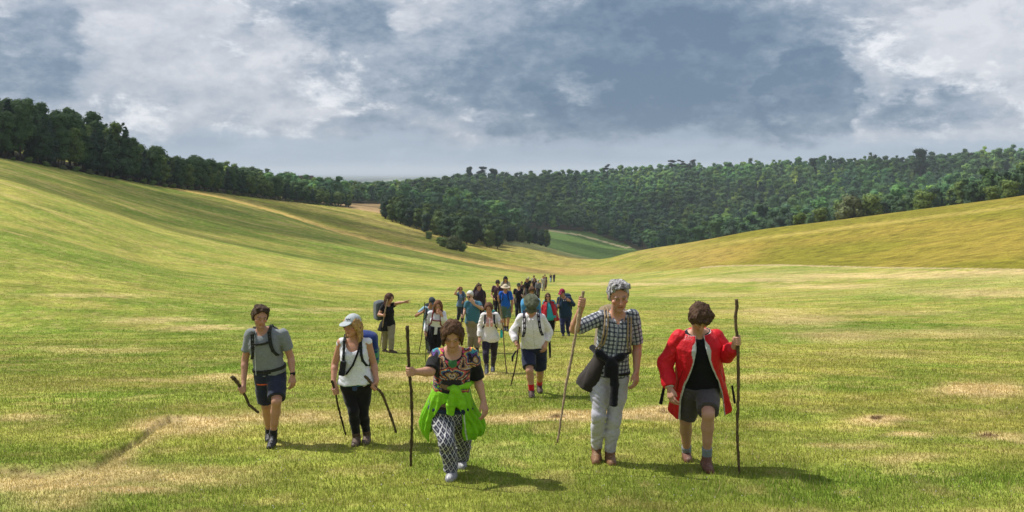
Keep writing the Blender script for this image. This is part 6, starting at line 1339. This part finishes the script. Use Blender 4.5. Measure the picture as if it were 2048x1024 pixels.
# --- walkers further back, built the same way from simpler measurements
def simple(crop, x, top, foot, label, face=(0, 8, 0), topc=BLK, botc=BLK, hairc=(.08, .05, .03), hair='short', hat=None, hatc=None, female=False, skin=SKIN, h=.018, sleeve=.6, kind='long', over=None, bag=None, baglabel=None, dx=0, sg=None, coatc=None, step=.02):
    H_ = foot - top; a = lambda dx_, f, dy=0: (x + dx_ * H_, top + f * H_, dy); sw = .105 if not female else .092
    J = dict(head=a(0, .075, -.1), neck=a(0, .165, -.05), pelvis=a(0, .47), shL=a(-sw, .195, -.03), shR=a(sw, .195, -.03), elL=a(-sw - .035, .36), elR=a(sw + .035, .36), wrL=a(-sw - .04, .49, -.12), wrR=a(sw + .04, .49, -.12), hipL=a(-.05, .5), hipR=a(.05, .5), knL=a(-.05, .735, -.08), knR=a(.05, .735, 0), anL=a(-.05, .94, .1), anR=a(.048, .93, .1), ftL=a(-.055, 1.0), ftR=a(.055, 1.0 - step))
    J.update(over or {}); p = mk(crop, J, h=h, label=label, group='walkers', face=face, female=female, skin=skin)
    p.body(); p.hair(hair, hairc, vol=.014)
    if hat: p.cap(np.array(hatc, float), hat)
    p.top('shirt' if sleeve < 1 else 'jacket', topc, hem=-.06, sleeve=sleeve, loose=.01, sl_e=.012)
    p.bottoms('trousers' if kind == 'long' else 'shorts', botc, kind=kind, end=.95 if kind == 'long' else .85, low=.018); p.shoes(C(.03, .025, .025))
    if baglabel: p.straps(C(.02, .02, .025), baglabel, packcol=np.array(bag, float), packsz=(.13, .09, .2))
    return p
c8 = (890, 540, 4.653); c6 = (990, 570, 4.453); c9 = (960, 530, 9.31)
def chk(V): return np.tile(C(.07, .035, .05), (len(V), 1)) * (.7 + .6 * ((np.floor(V[:, 0] / .05) + np.floor(V[:, 2] / .05)) % 2))[:, None]
p = simple(c8, 490, 90, 452, 'dark haired man in purple brown checked shirt looking down, left of the straw hat', (0, 30, 0), chk, C(.012, .010, .014), (.05, .04, .035), 'mop', over=dict(elL=(432, 232, .0), wrL=(452, 262, -.18)))
stick(p, [(450, 225, -.2), (448, 300, -.2), (446, 452, -.1)], 'thin dark stick held by the man in the checked purple shirt', r=.016, col=(.03, .02, .02), seed=20)
p = simple(c8, 686, 120, 462, 'man in black t-shirt, dark cap and sunglasses, right of the straw hat', (2, 8, 0), C(.014, .012, .022), C(.014, .018, .03), (.05, .04, .03), 'crop', 'cap', (.03, .035, .025), skin=PALE, over=dict(elR=(746, 262, -.04), wrR=(728, 240, -.22)))
p.glasses(); p.shell('tied_jacket', [(.22, .2, .17, 0, 0), (0, .24, .19, 0, 0), (-.2, .27, .2, 0, 0)], .025, C(.10, .09, .075), keep=lambda x, y, f: np.where(y < 0, np.minimum(x + .1, .1 - x), -1), mat=M_cloth, wr=.012)
stick(p, [(735, 186, -.24), (728, 240, -.24), (712, 330, -.2), (706, 462, -.1)], 'pale grey stick held by the man in the black t-shirt', r=.026, col=(.22, .19, .16), seed=21)
p = simple(c6, 326, 12, 470, 'brown haired man in dark open shirt just behind the flat cap', (0, 34, 0), C(.035, .022, .02), C(.02, .02, .025), (.10, .055, .035), 'mop', h=.015)
stick(p, [(258, 50, -.2), (250, 110, -.2), (236, 225, -.15), (226, 470, 0)], 'pale stick beside the brown haired man behind the flat cap', r=.022, col=(.24, .2, .16), seed=22)
p = simple(c8, 563, 58, 385, 'person in dark round hat and pale top behind the straw hat', (0, 4, 0), C(.42, .36, .30), C(.05, .04, .04), (.04, .03, .03), 'long', 'bucket', (.02, .018, .02), female=True, bag=(.06, .03, .03), baglabel='rucksack of the person in the dark round hat')
# dark cloaked walker
def cloak():
    p = simple(c8, 315, 128, 560, 'walker hidden under a tall dark hooded waterproof cape', (20, 10, 0), C(.03, .022, .028), C(.02, .02, .025), h=.016)
    o_ = lambda x, y, d: p.at(x, y, d)
    add = [cone(o_(312, 128, 0), o_(318, 230, .0), .05, .24, .05), cone(o_(318, 230, 0), o_(325, 380, .02), .24, .25, .05, cap=False), cone(o_(296, 140, -.02), o_(262, 230, -.05), .04, .12, .04), cone(o_(330, 190, .02), o_(368, 222, .02), .06, .03, .03), cone(o_(368, 222, .02), o_(350, 320, .02), .03, .1, .04)]
    V, F = solid(add, h=.014, cuts=[(o_(320, 425, 0), np.array([0, 0, -1.]))], wr=lambda P: .022 * n3(P, np.array([13, 13, 3.5])) + .008 * n3(P, 25.)); p.put('hooded_cape', V, F, M_cloth, C(.036, .024, .032))
cloak()
simple(c9, 776, 305, 690, 'brown haired walker between the black cap and the dark dressed pair', (0, 8, 0), C(.07, .04, .045), C(.03, .03, .03), (.12, .07, .04), 'short', h=.022)
simple(c9, 872, 248, 622, 'woman dressed in black, far back in the line left of the grey hat', (0, 8, 0), C(.014, .012, .018), C(.014, .014, .018), (.14, .08, .05), 'long', female=True, sleeve=1.8, h=.024)
simple(c9, 900, 228, 590, 'walker with pale hat partly hidden behind the woman in black', (0, 8, 0), C(.03, .03, .04), C(.02, .02, .03), (.3, .25, .18), 'short', 'bucket', (.45, .42, .34), h=.026)
simple(c9, 1004, 196, 540, 'dark haired walker in white and black top, far back', (0, 8, 0), C(.30, .26, .26), C(.02, .02, .03), (.04, .03, .03), 'short', h=.026)
simple(c9, 1016, 240, 585, 'woman in dark open top just left of the grey hat', (0, 8, 0), C(.03, .015, .02), C(.03, .03, .04), (.10, .05, .04), 'long', female=True, h=.024)
simple(c9, 1084, 272, 608, 'walker with pale grey hat and grey jacket, far back', (0, 10, 0), C(.16, .16, .19), C(.025, .02, .03), (.2, .17, .15), 'short', 'bucket', (.42, .43, .48), sleeve=1.8, h=.024)
simple(c9, 1176, 205, 490, 'walker in pale top and trousers near the end of the line', (0, 8, 0), C(.40, .36, .34), C(.32, .29, .25), (.10, .04, .04), 'short', h=.028)
simple(c9, 1216, 232, 486, 'walker in brown clothes with dark rucksack near the end of the line', (0, 8, 0), C(.14, .09, .09), C(.12, .06, .06), (.12, .07, .05), 'short', h=.028, kind='shorts', bag=(.02, .02, .035), baglabel='dark rucksack of the walker in brown near the end of the line')
simple(c9, 1208, 178, 450, 'distant walker in dark hat just behind the pale clothed walker', (0, 8, 0), C(.05, .035, .05), C(.04, .04, .05), (.05, .03, .04), 'short', h=.03)
simple(c9, 1318, 165, 322, 'distant walker in dark top and jeans, left one of the last pair', (0, 4, 0), C(.025, .015, .03), C(.16, .24, .28), (.04, .03, .03), 'short', h=.035)
simple(c9, 1378, 158, 320, 'distant fair haired walker in dark clothes, right one of the last pair', (0, 4, 0), C(.02, .02, .05), C(.014, .014, .03), (.55, .52, .35), 'short', h=.035)
print('all people', time.time() - t1_)
